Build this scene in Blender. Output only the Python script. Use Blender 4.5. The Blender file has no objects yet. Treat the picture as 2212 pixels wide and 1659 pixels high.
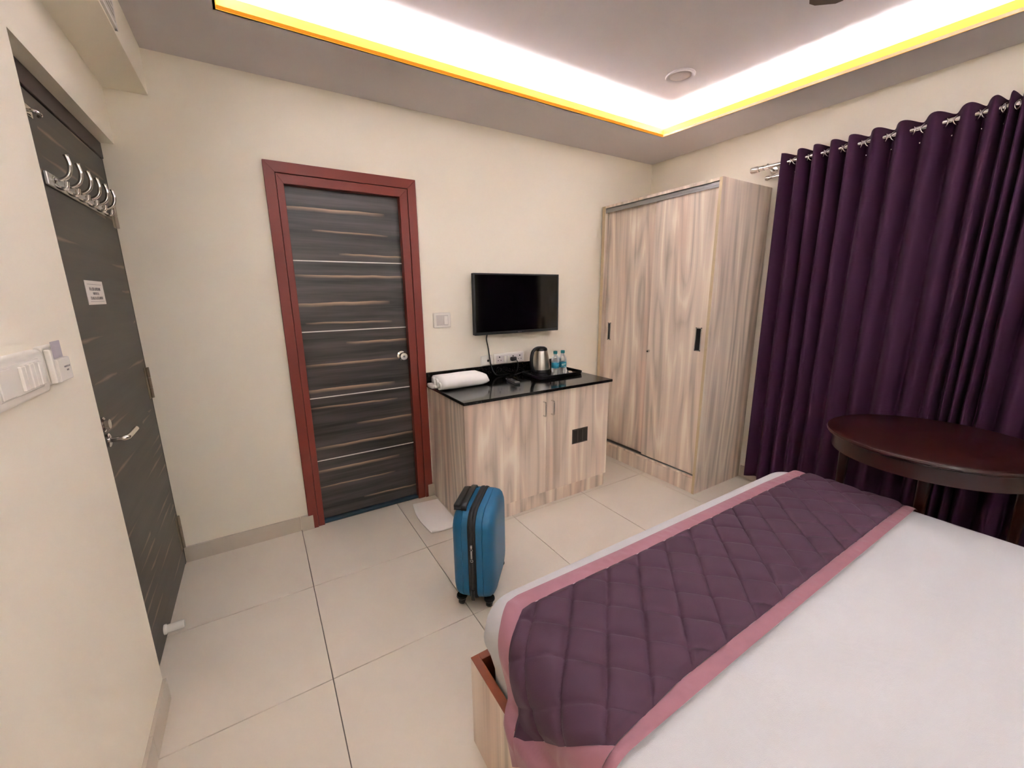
import bpy, bmesh, math, random
from mathutils import Vector, Matrix
random.seed(7)
PI = math.pi
S = bpy.context.scene
COL = S.collection

# ------------------------------------------------------------------ camera
YAW, PITCH, ROLL, FPX, HC = 0.5543, -0.218, -0.0108, 878.4, 1.434
fw = Vector((math.sin(YAW) * math.cos(PITCH), math.cos(YAW) * math.cos(PITCH), math.sin(PITCH)))
rt0 = Vector((math.cos(YAW), -math.sin(YAW), 0))
up0 = rt0.cross(fw)
rt = rt0 * math.cos(ROLL) + up0 * math.sin(ROLL)
up = up0 * math.cos(ROLL) - rt0 * math.sin(ROLL)
cd = bpy.data.cameras.new('camera')
cam = bpy.data.objects.new('camera', cd)
COL.objects.link(cam)
M = Matrix((rt, up, -fw)).transposed().to_4x4()
M.translation = Vector((0, 0, HC))
cam.matrix_world = M
cd.sensor_fit = 'HORIZONTAL'
cd.sensor_width = 36
cd.lens = 36 * FPX / 2212
cd.clip_start = 0.02
S.camera = cam

# ------------------------------------------------------------------ world, light, exposure
w = bpy.data.worlds.new('world')
S.world = w
w.use_nodes = True
w.node_tree.nodes['Background'].inputs[0].default_value = (0.5, 0.45, 0.4, 1)
w.node_tree.nodes['Background'].inputs[1].default_value = 0.02
LED_STRENGTH = 185.0
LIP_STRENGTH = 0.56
FILL_W = 4.0


def area(name, loc, target, sx, sy, power, col):
    l = bpy.data.lights.new(name, 'AREA')
    l.shape = 'RECTANGLE'
    l.size, l.size_y, l.energy, l.color = sx, sy, power, col
    o = bpy.data.objects.new(name, l)
    COL.objects.link(o)
    o.location = loc
    o.rotation_euler = (Vector(target) - Vector(loc)).to_track_quat('-Z', 'Y').to_euler()
    return o


# added soft fill lights near the head wall, unseen behind the camera
area('added_fill_light', (0.35, -1.0, 1.75), (0.9, 2.6, 1.1), 0.45, 0.35, FILL_W, (1.0, 0.97, 0.93))
area('added_fill_light', (1.9, -1.0, 1.75), (0.6, 2.6, 1.0), 0.45, 0.35, FILL_W * 0.45, (1.0, 0.97, 0.93))

S.view_settings.view_transform = 'Standard'
S.view_settings.look = 'None'
S.view_settings.gamma = 1.0
S.view_settings.use_curve_mapping = False
S.view_settings.exposure = 0.25
S.cycles.max_bounces = 10
S.cycles.diffuse_bounces = 6
S.cycles.glossy_bounces = 4
S.cycles.transmission_bounces = 8
S.cycles.sample_clamp_indirect = 0.0
S.cycles.caustics_reflective = False
S.cycles.caustics_refractive = False
S.cycles.blur_glossy = 0.5

# ------------------------------------------------------------------ helpers
OFF = {}          # world offset of every object we build (translation only)


def lin(c):
    def f(v):
        v /= 255.0
        return v / 12.92 if v <= 0.04045 else ((v + 0.055) / 1.055) ** 2.4
    return (f(c[0]), f(c[1]), f(c[2]), 1.0)


def thing(name, label, cat, loc=(0, 0, 0), rotz=0.0, group=None):
    o = bpy.data.objects.new(name, None)
    o.empty_display_size = 0.05
    COL.objects.link(o)
    o.location = loc
    o.rotation_euler = (0, 0, rotz)
    o['label'] = label
    o['category'] = cat
    if group:
        o['group'] = group
    OFF[o.name] = Vector(loc)
    return o


def tag(o, label, cat, group=None):
    o['label'] = label
    o['category'] = cat
    if group:
        o['group'] = group
    return o


def mk(name, bm, mat, parent=None, smooth=False, local=False, label=None, origin=None, auto=None):
    """link the bmesh as ONE object; world coordinates unless local."""
    if parent is not None and not local:
        bmesh.ops.translate(bm, verts=bm.verts, vec=-OFF[parent.name])
    if parent is None and origin is not None:
        bmesh.ops.translate(bm, verts=bm.verts, vec=-Vector(origin))
    me = bpy.data.meshes.new(name)
    bmesh.ops.recalc_face_normals(bm, faces=bm.faces)
    bm.to_mesh(me)
    bm.free()
    for m in (mat if isinstance(mat, (list, tuple)) else [mat]):
        me.materials.append(m)
    if smooth:
        me.polygons.foreach_set('use_smooth', [True] * len(me.polygons))
        if auto:
            me.set_sharp_from_angle(angle=math.radians(auto))
    o = bpy.data.objects.new(name, me)
    COL.objects.link(o)
    if parent is not None:
        o.parent = parent
        OFF[o.name] = OFF[parent.name].copy()
    else:
        OFF[o.name] = Vector(origin) if origin is not None else Vector((0, 0, 0))
        if origin is not None:
            o.location = origin
    if label:
        o['label'] = label
    return o


def struct(name, bm, mat, parent=None, **k):
    o = mk(name, bm, mat, parent, **k)
    if parent is None:
        o['kind'] = 'structure'
    return o


def B():
    return bmesh.new()


def bx(bm, x0, x1, y0, y1, z0, z1, bev=0.0, seg=2):
    r = bmesh.ops.create_cube(bm, size=1.0)
    vs = r['verts']
    for v in vs:
        v.co = Vector((x0 + (v.co.x + .5) * (x1 - x0), y0 + (v.co.y + .5) * (y1 - y0), z0 + (v.co.z + .5) * (z1 - z0)))
    if bev > 0:
        es = list({e for v in vs for e in v.link_edges})
        bmesh.ops.bevel(bm, geom=es, offset=bev, segments=seg, affect='EDGES', profile=0.5)
    return bm


def box(x0, x1, y0, y1, z0, z1, bev=0.0, seg=2):
    return bx(B(), x0, x1, y0, y1, z0, z1, bev, seg)


def loft(bm, rings, cap0=True, cap1=True, closed=True):
    L = [[bm.verts.new(p) for p in r] for r in rings]
    n = len(L[0])
    for a, b in zip(L[:-1], L[1:]):
        for i in range(n if closed else n - 1):
            j = (i + 1) % n
            bm.faces.new((a[i], a[j], b[j], b[i]))
    if cap0 and closed:
        bm.faces.new(list(reversed(L[0])))
    if cap1 and closed:
        bm.faces.new(L[-1])
    return L


def lathe(bm, prof, c=(0, 0, 0), n=24, axis='Z', cap0=True, cap1=True):
    rings = []
    for r, h in prof:
        ring = []
        for i in range(n):
            a = 2 * PI * i / n
            p, q = r * math.cos(a), r * math.sin(a)
            v = {'Z': (p, q, h), 'X': (h, p, q), 'Y': (q, h, p)}[axis]
            ring.append(Vector(v) + Vector(c))
        rings.append(ring)
    loft(bm, rings, cap0, cap1)
    return bm


def tube(bm, pts, r, n=8, cap=True):
    pts = [Vector(p) for p in pts]
    rad = r if isinstance(r, (list, tuple)) else [r] * len(pts)
    rings = []
    nrm = None
    for i, p in enumerate(pts):
        t = (pts[min(i + 1, len(pts) - 1)] - pts[max(i - 1, 0)])
        t.normalize()
        if nrm is None:
            nrm = t.orthogonal().normalized()
        else:
            nrm = (nrm - t * nrm.dot(t))
            nrm.normalize()
        bn = t.cross(nrm)
        rings.append([p + (nrm * math.cos(2 * PI * k / n) + bn * math.sin(2 * PI * k / n)) * rad[i] for k in range(n)])
    loft(bm, rings, cap, cap)
    return bm


def spline(pts, k=6):
    """Catmull-Rom through pts"""
    P = [Vector(p) for p in pts]
    P = [P[0] * 2 - P[1]] + P + [P[-1] * 2 - P[-2]]
    out = []
    for i in range(1, len(P) - 2):
        for j in range(k):
            t = j / k
            a, b, c, d = P[i - 1], P[i], P[i + 1], P[i + 2]
            out.append(0.5 * ((2 * b) + (c - a) * t + (2 * a - 5 * b + 4 * c - d) * t * t + (3 * b - a - 3 * c + d) * t ** 3))
    out.append(P[-2])
    return out


def rrect(hx, hy, r, n=6):
    """rounded rectangle, centred, counter-clockwise 2D points"""
    r = max(min(r, hx - 1e-4, hy - 1e-4), 1e-4)
    out = []
    for cx, cy, a0 in ((hx - r, hy - r, 0), (-hx + r, hy - r, PI / 2), (-hx + r, -hy + r, PI), (hx - r, -hy + r, 1.5 * PI)):
        for i in range(n + 1):
            a = a0 + PI / 2 * i / n
            out.append((cx + r * math.cos(a), cy + r * math.sin(a)))
    return out


def torus(bm, c, R, r, axis='Z', n=20, m=8):
    rings = []
    for i in range(n):
        a = 2 * PI * i / n
        ring = []
        for j in range(m):
            b = 2 * PI * j / m
            p, q, h = (R + r * math.cos(b)) * math.cos(a), (R + r * math.cos(b)) * math.sin(a), r * math.sin(b)
            v = {'Z': (p, q, h), 'X': (h, p, q), 'Y': (q, h, p)}[axis]
            ring.append(bm.verts.new(Vector(v) + Vector(c)))
        rings.append(ring)
    for i in range(n):
        a, b = rings[i], rings[(i + 1) % n]
        for j in range(m):
            k = (j + 1) % m
            bm.faces.new((a[j], a[k], b[k], b[j]))
    return bm


def smooth01(t):
    t = max(0.0, min(1.0, t))
    return t * t * (3 - 2 * t)


def interp(x, tab):
    if x <= tab[0][0]:
        return tab[0][1]
    for (a, b), (c, d) in zip(tab[:-1], tab[1:]):
        if x <= c:
            return b + (d - b) * (x - a) / (c - a)
    return tab[-1][1]


def vnoise(x, y, s=0):
    def h(i, j):
        n = math.sin(i * 127.1 + j * 311.7 + s * 74.7) * 43758.5453
        return n - math.floor(n)
    i, j = math.floor(x), math.floor(y)
    u, v = smooth01(x - i), smooth01(y - j)
    return (h(i, j) * (1 - u) + h(i + 1, j) * u) * (1 - v) + (h(i, j + 1) * (1 - u) + h(i + 1, j + 1) * u) * v - 0.5


# ------------------------------------------------------------------ materials
def newmat(name):
    m = bpy.data.materials.new(name)
    m.use_nodes = True
    nt = m.node_tree
    return m, nt, nt.nodes['Principled BSDF']


def N(nt, typ, **kw):
    n = nt.nodes.new(typ)
    for k, v in kw.items():
        setattr(n, k, v)
    return n


def setin(n, **kw):
    for k, v in kw.items():
        n.inputs[k.replace('_', ' ')].default_value = v


def plain(name, rgb, rough=0.5, metal=0.0, spec=0.5, var=0.0, vscale=8.0, bump=0.0, bscale=60.0, sheen=0.0, emit=None, estr=0.0, coat=0.0, trans=0.0, ior=None, alpha=None):
    m, nt, b = newmat(name)
    c = lin(rgb)
    b.inputs['Base Color'].default_value = c
    b.inputs['Roughness'].default_value = rough
    b.inputs['Metallic'].default_value = metal
    b.inputs['Specular IOR Level'].default_value = spec
    b.inputs['Sheen Weight'].default_value = sheen
    b.inputs['Coat Weight'].default_value = coat
    b.inputs['Transmission Weight'].default_value = trans
    if ior:
        b.inputs['IOR'].default_value = ior
    if emit:
        b.inputs['Emission Color'].default_value = lin(emit)
        b.inputs['Emission Strength'].default_value = estr
    tc = N(nt, 'ShaderNodeTexCoord')
    if var > 0:
        nz = N(nt, 'ShaderNodeTexNoise')
        setin(nz, Scale=vscale, Detail=4.0)
        nt.links.new(tc.outputs['Object'], nz.inputs['Vector'])
        mx = N(nt, 'ShaderNodeMix', data_type='RGBA')
        mx.inputs['A'].default_value = (c[0] * (1 - var), c[1] * (1 - var), c[2] * (1 - var), 1)
        mx.inputs['B'].default_value = (min(1, c[0] * (1 + var)), min(1, c[1] * (1 + var)), min(1, c[2] * (1 + var)), 1)
        nt.links.new(nz.outputs['Fac'], mx.inputs['Factor'])
        nt.links.new(mx.outputs['Result'], b.inputs['Base Color'])
    if bump > 0:
        nz2 = N(nt, 'ShaderNodeTexNoise')
        setin(nz2, Scale=bscale, Detail=3.0)
        nt.links.new(tc.outputs['Object'], nz2.inputs['Vector'])
        bp = N(nt, 'ShaderNodeBump')
        setin(bp, Strength=bump, Distance=0.002)
        nt.links.new(nz2.outputs['Fac'], bp.inputs['Height'])
        nt.links.new(bp.outputs['Normal'], b.inputs['Normal'])
    return m


def laminate(name, tint=1.0):
    """pale ash laminate, grain along Z, figured with cathedral contours"""
    m, nt, b = newmat(name)
    L = nt.links.new
    tc = N(nt, 'ShaderNodeTexCoord')
    oi = N(nt, 'ShaderNodeObjectInfo')
    sx = N(nt, 'ShaderNodeSeparateXYZ')
    L(tc.outputs['Object'], sx.inputs[0])

    def math_(op, a, bb=None, c=None):
        n = N(nt, 'ShaderNodeMath', operation=op)
        for i, v in enumerate((a, bb, c)):
            if v is None:
                continue
            if isinstance(v, (int, float)):
                n.inputs[i].default_value = v
            else:
                L(v, n.inputs[i])
        return n.outputs[0]
    u = math_('ADD', sx.outputs['X'], sx.outputs['Y'])
    u = math_('ADD', u, math_('MULTIPLY', oi.outputs['Random'], 7.3))

    def vec(ku, kz):
        c = N(nt, 'ShaderNodeCombineXYZ')
        L(math_('MULTIPLY', u, ku), c.inputs['X'])
        L(math_('MULTIPLY', sx.outputs['Z'], kz), c.inputs['Z'])
        return c.outputs[0]

    def noise(v, scale=1.0, detail=2.0, dist=0.0):
        n = N(nt, 'ShaderNodeTexNoise')
        setin(n, Scale=scale, Detail=detail, Distortion=dist)
        L(v, n.inputs['Vector'])
        return n.outputs['Fac']
    n1 = noise(vec(5.2, 0.55), detail=1.0)
    cath = math_('PINGPONG', math_('MULTIPLY', n1, 13.0), 1.0)
    band = noise(vec(20.0, 0.55), detail=2.0, dist=0.25)
    fine = noise(vec(150.0, 1.5), detail=2.0)
    v = math_('ADD', math_('MULTIPLY', cath, 0.32), math_('MULTIPLY', band, 0.75))
    v = math_('ADD', v, math_('MULTIPLY', fine, 0.22))
    cr = N(nt, 'ShaderNodeValToRGB')
    e = cr.color_ramp
    e.elements[0].position, e.elements[0].color = 0.30, lin((156 * tint, 142 * tint, 128 * tint))
    e.elements[1].position, e.elements[1].color = 0.92, lin((214 * tint, 203 * tint, 188 * tint))
    for p, c in ((0.47, (174, 159, 145)), (0.60, (193, 177, 163)), (0.72, (199, 182, 167)), (0.80, (208, 195, 179))):
        q = e.elements.new(p)
        q.color = lin((c[0] * tint, c[1] * tint, c[2] * tint))
    L(v, cr.inputs['Fac'])
    # faint pink heartwood streaks
    pk = noise(vec(5.0, 0.5), detail=1.0)
    mr = N(nt, 'ShaderNodeMapRange')
    setin(mr, From_Min=0.5, From_Max=0.72, To_Min=0.0, To_Max=0.5)
    L(pk, mr.inputs['Value'])
    mx = N(nt, 'ShaderNodeMix', data_type='RGBA', blend_type='MULTIPLY')
    L(mr.outputs[0], mx.inputs['Factor'])
    L(cr.outputs['Color'], mx.inputs['A'])
    mx.inputs['B'].default_value = lin((240, 218, 211))
    L(mx.outputs['Result'], b.inputs['Base Color'])
    b.inputs['Roughness'].default_value = 0.42
    return m


def dark_laminate(name, base, light, streaks=None, axis='X', streak_amt=1.0, rough=0.35, rnd=0.0):
    """wenge laminate with horizontal grain and pale tapering streaks"""
    m, nt, b = newmat(name)
    L = nt.links.new
    tc = N(nt, 'ShaderNodeTexCoord')
    sx = N(nt, 'ShaderNodeSeparateXYZ')
    L(tc.outputs['Object'], sx.inputs[0])

    def math_(op, a, bb=None):
        n = N(nt, 'ShaderNodeMath', operation=op)
        for i, v in enumerate((a, bb)):
            if v is None:
                continue
            if isinstance(v, (int, float)):
                n.inputs[i].default_value = v
            else:
                L(v, n.inputs[i])
        return n.outputs[0]
    U, Z = sx.outputs[axis], sx.outputs['Z']

    def noise(ku, kz, detail=3.0, dist=0.0):
        c = N(nt, 'ShaderNodeCombineXYZ')
        L(math_('MULTIPLY', U, ku), c.inputs['X'])
        L(math_('MULTIPLY', Z, kz), c.inputs['Z'])
        n = N(nt, 'ShaderNodeTexNoise')
        setin(n, Scale=1.0, Detail=detail, Distortion=dist)
        L(c.outputs[0], n.inputs['Vector'])
        return n.outputs['Fac']
    band = noise(0.9, 16.0, 4.0)
    fine = noise(4.0, 120.0, 2.0)
    v = math_('ADD', math_('MULTIPLY', band, 0.8), math_('MULTIPLY', fine, 0.2))
    cr = N(nt, 'ShaderNodeValToRGB')
    e = cr.color_ramp
    e.elements[0].position, e.elements[0].color = 0.36, lin(base)
    e.elements[1].position, e.elements[1].color = 0.68, lin(light)
    L(v, cr.inputs['Fac'])
    col = cr.outputs['Color']
    wob = math_('MULTIPLY', math_('SUBTRACT', noise(6.0, 3.0, 2.0), 0.5), 0.014)
    zz = math_('ADD', Z, wob)
    total = None
    if streaks:
        for (a, c, za, zb, wd) in streaks:
            t = math_('DIVIDE', math_('SUBTRACT', U, a), c - a)
            zc = math_('ADD', math_('MULTIPLY', t, zb - za), za)
            tap = math_('MAXIMUM', math_('MULTIPLY', math_('MULTIPLY', t, math_('SUBTRACT', 1.0, t)), 4.0), 0.0)
            tap = math_('POWER', tap, 0.6)
            d = math_('SUBTRACT', zz, zc)
            # sharp on the upper edge, fading below
            up_ = math_('MULTIPLY', math_('LESS_THAN', d, 0.0), math_('MAXIMUM', math_('SUBTRACT', 1.0, math_('DIVIDE', math_('ABSOLUTE', d), wd)), 0.0))
            s = math_('MULTIPLY', up_, tap)
            total = s if total is None else math_('MAXIMUM', total, s)
    else:
        c = N(nt, 'ShaderNodeCombineXYZ')
        L(math_('MULTIPLY', U, 2.0), c.inputs['X'])
        L(math_('MULTIPLY', zz, 9.0), c.inputs['Z'])
        vo = N(nt, 'ShaderNodeTexVoronoi')
        setin(vo, Scale=1.0, Randomness=1.0)
        L(c.outputs[0], vo.inputs['Vector'])
        sp = N(nt, 'ShaderNodeSeparateXYZ')
        L(vo.outputs['Position'], sp.inputs[0])
        dz = math_('ABSOLUTE', math_('SUBTRACT', math_('MULTIPLY', zz, 9.0), sp.outputs['Z']))
        du = math_('ABSOLUTE', math_('SUBTRACT', math_('MULTIPLY', U, 2.0), sp.outputs['X']))
        sc_ = N(nt, 'ShaderNodeSeparateColor')
        L(vo.outputs['Color'], sc_.inputs[0])
        s = math_('MAXIMUM', math_('SUBTRACT', 1.0, math_('ADD', math_('MULTIPLY', dz, 11.0), math_('MULTIPLY', du, 2.1))), 0.0)
        total = math_('MULTIPLY', s, math_('GREATER_THAN', sc_.outputs[0], 0.3))
    mx = N(nt, 'ShaderNodeMix', data_type='RGBA')
    L(math_('MULTIPLY', total, streak_amt), mx.inputs['Factor'])
    L(col, mx.inputs['A'])
    mx.inputs['B'].default_value = lin((206, 172, 142))
    L(mx.outputs['Result'], b.inputs['Base Color'])
    b.inputs['Roughness'].default_value = rough
    return m


WALLRGB = (241, 233, 216)
m_wall = plain('cream_wall_paint', WALLRGB, 0.7, var=0.02, vscale=2.0, bump=0.12, bscale=90, spec=0.3)
m_ceil = plain('mauve_white_ceiling_paint', (214, 207, 207), 0.85, var=0.02, vscale=3, spec=0.2)
m_tile = plain('beige_vitrified_tile', (222, 211, 196), 0.34, var=0.035, vscale=5.0, spec=0.5)
m_grout = plain('grey_grout', (120, 110, 100), 0.8)
m_skirt = plain('beige_skirting_tile', (200, 188, 172), 0.3, var=0.03, vscale=7)
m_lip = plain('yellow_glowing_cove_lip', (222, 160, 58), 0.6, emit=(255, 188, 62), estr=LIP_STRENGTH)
m_led = plain('white_led', (255, 255, 255), 0.6, emit=(240, 250, 255), estr=LED_STRENGTH)
m_strip = plain('bright_aluminium_strip', (226, 222, 216), 0.45, metal=0.3)
m_red = plain('reddish_brown_frame_paint', (126, 50, 39), 0.42, var=0.06, vscale=12)
m_dframe = plain('dark_brown_door_frame', (62, 48, 44), 0.5, var=0.08, vscale=15)
m_steel = plain('brushed_steel', (190, 186, 180), 0.28, metal=1.0, var=0.04, vscale=30)
m_chrome = plain('chrome', (215, 212, 208), 0.12, metal=1.0)
m_alu = plain('aluminium_track', (168, 166, 166), 0.35, metal=0.9)
m_white = plain('white_switch_plastic', (228, 222, 212), 0.35)
m_white2 = plain('white_gloss_plastic', (236, 231, 222), 0.22)
m_black = plain('black_plastic', (18, 18, 19), 0.32)
m_blackm = plain('matt_black_plastic', (22, 22, 23), 0.6)
m_screen = plain('black_screen_glass', (3, 3, 4), 0.08, spec=0.45)
m_lam = laminate('ash_laminate', 1.16)
m_edge = plain('ash_edge_band', (206, 184, 148), 0.5, var=0.08, vscale=25)
m_void = plain('dark_gap', (25, 20, 18), 0.9)
m_paper = plain('white_paper', (224, 216, 210), 0.7)
m_ink = plain('grey_ink', (110, 102, 104), 0.8)
m_sheet = plain('white_cotton_sheet', (204, 202, 204), 0.85, var=0.012, vscale=6, bump=0.35, bscale=700)
_nt = m_sheet.node_tree
_b = _nt.nodes['Principled BSDF']
_old = _b.inputs['Normal'].links[0].from_node
_tc = N(_nt, 'ShaderNodeTexCoord')
_nz = N(_nt, 'ShaderNodeTexNoise')
setin(_nz, Scale=5.0, Detail=3.0, Distortion=1.2)
_nt.links.new(_tc.outputs['Object'], _nz.inputs['Vector'])
_bp = N(_nt, 'ShaderNodeBump')
setin(_bp, Strength=0.22, Distance=0.012)
_nt.links.new(_nz.outputs['Fac'], _bp.inputs['Height'])
_nt.links.new(_bp.outputs['Normal'], _old.inputs['Normal'])
m_towel = plain('white_terry_towel', (252, 249, 246), 0.95, bump=0.12, bscale=400, sheen=0.2)
m_mat = plain('white_bath_mat_terry', (252, 247, 242), 0.95, bump=0.08, bscale=350, sheen=0.2)
m_rim = plain('reddish_wood_rim', (142, 72, 45), 0.35, var=0.2, vscale=30)
m_purple = plain('aubergine_quilt_velvet', (74, 40, 62), 0.68, var=0.12, vscale=14, sheen=0.06, bump=0.15, bscale=300)
m_pink = plain('mauve_pink_satin', (162, 108, 121), 0.5, var=0.06, vscale=18, sheen=0.2)
m_curtain = plain('purple_curtain_cloth', (60, 18, 53), 0.85, var=0.05, vscale=10, sheen=0.0, bump=0.12, bscale=500)
m_blue = plain('teal_blue_case_shell', (18, 96, 138), 0.42, var=0.03, bump=0.25, bscale=450)
m_zip = plain('black_zip_tape', (26, 25, 26), 0.7)
m_granite, _nt, _b = newmat('black_granite')
_tc = N(_nt, 'ShaderNodeTexCoord')
_nz = N(_nt, 'ShaderNodeTexNoise')
setin(_nz, Scale=160.0, Detail=3.0)
_nt.links.new(_tc.outputs['Object'], _nz.inputs['Vector'])
_cr = N(_nt, 'ShaderNodeValToRGB')
_cr.color_ramp.elements[0].position, _cr.color_ramp.elements[0].color = 0.55, lin((15, 14, 15))
_cr.color_ramp.elements[1].position, _cr.color_ramp.elements[1].color = 0.72, lin((62, 58, 56))
_nt.links.new(_nz.outputs['Fac'], _cr.inputs['Fac'])
_nt.links.new(_cr.outputs['Color'], _b.inputs['Base Color'])
_b.inputs['Roughness'].default_value = 0.1
m_table = plain('dark_cherry_varnish', (48, 16, 12), 0.3, var=0.12, vscale=6, coat=0.12)
m_teal = plain('teal_bottle_cap', (20, 130, 136), 0.4)
m_tlabel = plain('teal_bottle_label', (12, 128, 152), 0.45, var=0.08, vscale=40)
m_pet, _nt, _b = newmat('clear_water_bottle')
setin(_b, Base_Color=lin((236, 238, 238)), Roughness=0.06)
_tr = N(_nt, 'ShaderNodeBsdfTransparent')
_tr.inputs[0].default_value = (0.97, 0.975, 0.975, 1)
_lw = N(_nt, 'ShaderNodeLayerWeight')
_lw.inputs[0].default_value = 0.35
_mr = N(_nt, 'ShaderNodeMapRange')
setin(_mr, From_Min=0.0, From_Max=1.0, To_Min=0.22, To_Max=0.85)
_ms = N(_nt, 'ShaderNodeMixShader')
_nt.links.new(_lw.outputs['Facing'], _mr.inputs['Value'])
_nt.links.new(_mr.outputs[0], _ms.inputs[0])
_nt.links.new(_tr.outputs[0], _ms.inputs[1])
_nt.links.new(_b.outputs[0], _ms.inputs[2])
_nt.links.new(_ms.outputs[0], _nt.nodes['Material Output'].inputs['Surface'])
m_brown = plain('brown_ceramic', (58, 34, 24), 0.25)
m_sachet = plain('pale_sachet', (206, 196, 170), 0.5, var=0.25, vscale=60)
m_silver = plain('silver_plastic', (210, 210, 212), 0.25, metal=0.7)
m_gap_tint = plain('sill_in_gap_light_blue', (52, 74, 88), 0.5)  # bluish light in the gap under the bathroom door, painted as sill colour
m_fan = plain('brown_fan_enamel', (98, 80, 66), 0.4)
m_lampoff = plain('frosted_downlight_diffuser', (196, 186, 182), 0.6)
m_card = plain('lavender_key_card', (176, 168, 176), 0.4)
m_hinge = plain('worn_steel_hinge', (160, 148, 132), 0.35, metal=0.9)

# bath door streaks: (x0, x1, z0, z1, width) in the door's own coordinates (origin at x=.525)
_ST = [(0.16, 0.75, 1.92, 1.925, .022), (0.329, 0.763, 1.805, 1.798, .012), (0.461, 0.9, 1.68, 1.673, .014), (0.20, 0.95, 1.555, 1.552, .018),
       (0.15, 0.744, 1.393, 1.4, .024), (0.24, 0.751, 1.282, 1.274, .014), (0.453, 0.9, 1.155, 1.151, .018), (0.2, 0.78, 1.03, 1.03, .018),
       (0.16, 0.739, 0.876, 0.874, .024), (0.2, 0.751, 0.765, 0.756, .014), (0.469, 0.9, 0.629, 0.626, .018), (0.2, 0.9, 0.505, 0.502, .02),
       (0.16, 0.735, 0.352, 0.35, .02), (0.2, 0.696, 0.24, 0.236, .012), (0.47, 0.86, 0.106, 0.102, .014)]
DX = 0.525
m_bath = dark_laminate('wenge_laminate_with_streaks', (30, 27, 25), (92, 85, 82), [(a - DX, c - DX, z0, z1, wd) for a, c, z0, z1, wd in _ST], 'X', 0.8, 0.3)
m_entr = dark_laminate('grey_wenge_laminate', (48, 42, 36), (72, 65, 57), None, 'Y', 0.4, 0.4)

# ------------------------------------------------------------------ room dimensions
XL, XR, YB, YF, ZC, ZU = -0.447, 3.115, 2.655, -1.15, 2.526, 2.655
YJ, ZL = 1.692, 2.109          # entrance recess jamb and lintel
XD = -0.492                     # entrance door face

# floor with tiles
fl = struct('floor', box(-0.75, XR + .15, YF - .15, YB + .3, -0.12, -0.006), m_grout)
xs = [XL - .1] + [0.08 + 0.6 * k for k in range(0, 6)]
xs = [-0.56] + [v for v in xs[1:] if v < XR] + [XR]
ys = [YF] + [2.655 - 0.6 * k for k in range(7, -1, -1)]
ys = [YF] + [v for v in ys[1:] if v > YF + .05]
G = 0.0018
for i in range(len(xs) - 1):
    for j in range(len(ys) - 1):
        mk('tile', box(xs[i] + G, xs[i + 1] - G, ys[j] + G, ys[j + 1] - G, -0.006, 0.0, 0.0007, 1), m_tile, fl)

# walls
b = B()
bx(b, XL - .25, 0.150, YB, YB + .15, 0, 2.95)
bx(b, 0.915, XR + .15, YB, YB + .15, 0, 2.95)
bx(b, 0.150, 0.915, YB, YB + .15, 2.105, 2.95)
struct('wall_back', b, m_wall)
struct('wall_right', box(XR, XR + .15, YF - .15, YB, 0, 2.95), m_wall)
struct('wall_front', box(XL - .25, XR, YF - .15, YF, 0, 2.95), m_wall)
b = B()
bx(b, XL - .25, XL, YF, YJ, 0, 2.95)
bx(b, XL - .25, XL, YJ, YB, ZL, 2.95)
bx(b, XL - .25, XD - .06, YJ, YB, 0, ZL)
struct('wall_left', b, m_wall)
struct('trim_1', box(XL, -0.295, YF, YB, 2.336, ZC), m_wall)   # boxed bulkhead under the ceiling

# ceiling with the raised, lit recess
RX0, RX1, RX1b, RY0, RY1 = 0.016, 2.647, 2.79, -0.75, 2.174     # recess edge


def rx1(y):
    return RX1 + (RX1b - RX1) * (RY1 - y) / (RY1 - 0.35)


def prism(bm, poly, z0, z1):
    lo = [bm.verts.new((x, y, z0)) for x, y in poly]
    hi = [bm.verts.new((x, y, z1)) for x, y in poly]
    n = len(poly)
    bm.faces.new(list(reversed(lo)))
    bm.faces.new(hi)
    for i in range(n):
        bm.faces.new((lo[i], lo[(i + 1) % n], hi[(i + 1) % n], hi[i]))


TR = 0.20
b = B()
T0, T1 = ZC, ZC + 0.014
prism(b, [(XL, RY1), (XR, RY1), (XR, YB), (XL, YB)], T0, T1)
prism(b, [(XL, YF), (XR, YF), (XR, RY0), (XL, RY0)], T0, T1)
prism(b, [(XL, RY0), (RX0, RY0), (RX0, RY1), (XL, RY1)], T0, T1)
prism(b, [(rx1(RY0), RY0), (XR, RY0), (XR, RY1), (rx1(RY1), RY1)], T0, T1)
# trough walls and the slab above
bx(b, XL - .2, RX0 - TR, YF, YB, T1, 2.95)
prism(b, [(rx1(RY0 - TR) + TR, YF), (XR + .1, YF), (XR + .1, YB), (rx1(RY1 + TR) + TR, YB)], T1, 2.95)
bx(b, RX0 - TR, rx1(RY0) + TR, YF, RY0 - TR, T1, 2.95)
bx(b, RX0 - TR, rx1(RY1) + TR, RY1 + TR, YB, T1, 2.95)
bx(b, RX0 - TR, rx1(RY0 - TR) + TR, RY0 - TR, RY1 + TR, ZU, 2.95)
ceil = struct('ceiling', b, m_ceil)
LIPS = []
LT = 0.003
LB = 0.012
LH = ZC + 0.051
b = B(); prism(b, [(RX0, RY1), (rx1(RY1), RY1), (rx1(RY1) + LT, RY1 + LT), (RX0 - LT, RY1 + LT)], ZC - .0005, LH)
mk('cove_lip', b, m_lip, ceil, label='yellow glowing cove lip')
LIPS.append([(RX0, RY1), (rx1(RY1), RY1), (rx1(RY1) + LB, RY1 + LB), (RX0 - LB, RY1 + LB)])
b = B(); prism(b, [(rx1(RY1), RY1), (rx1(RY0), RY0), (rx1(RY0) + LT, RY0 - LT), (rx1(RY1) + LT, RY1 + LT)], ZC - .0005, LH)
mk('cove_lip', b, m_lip, ceil, label='yellow glowing cove lip')
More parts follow.
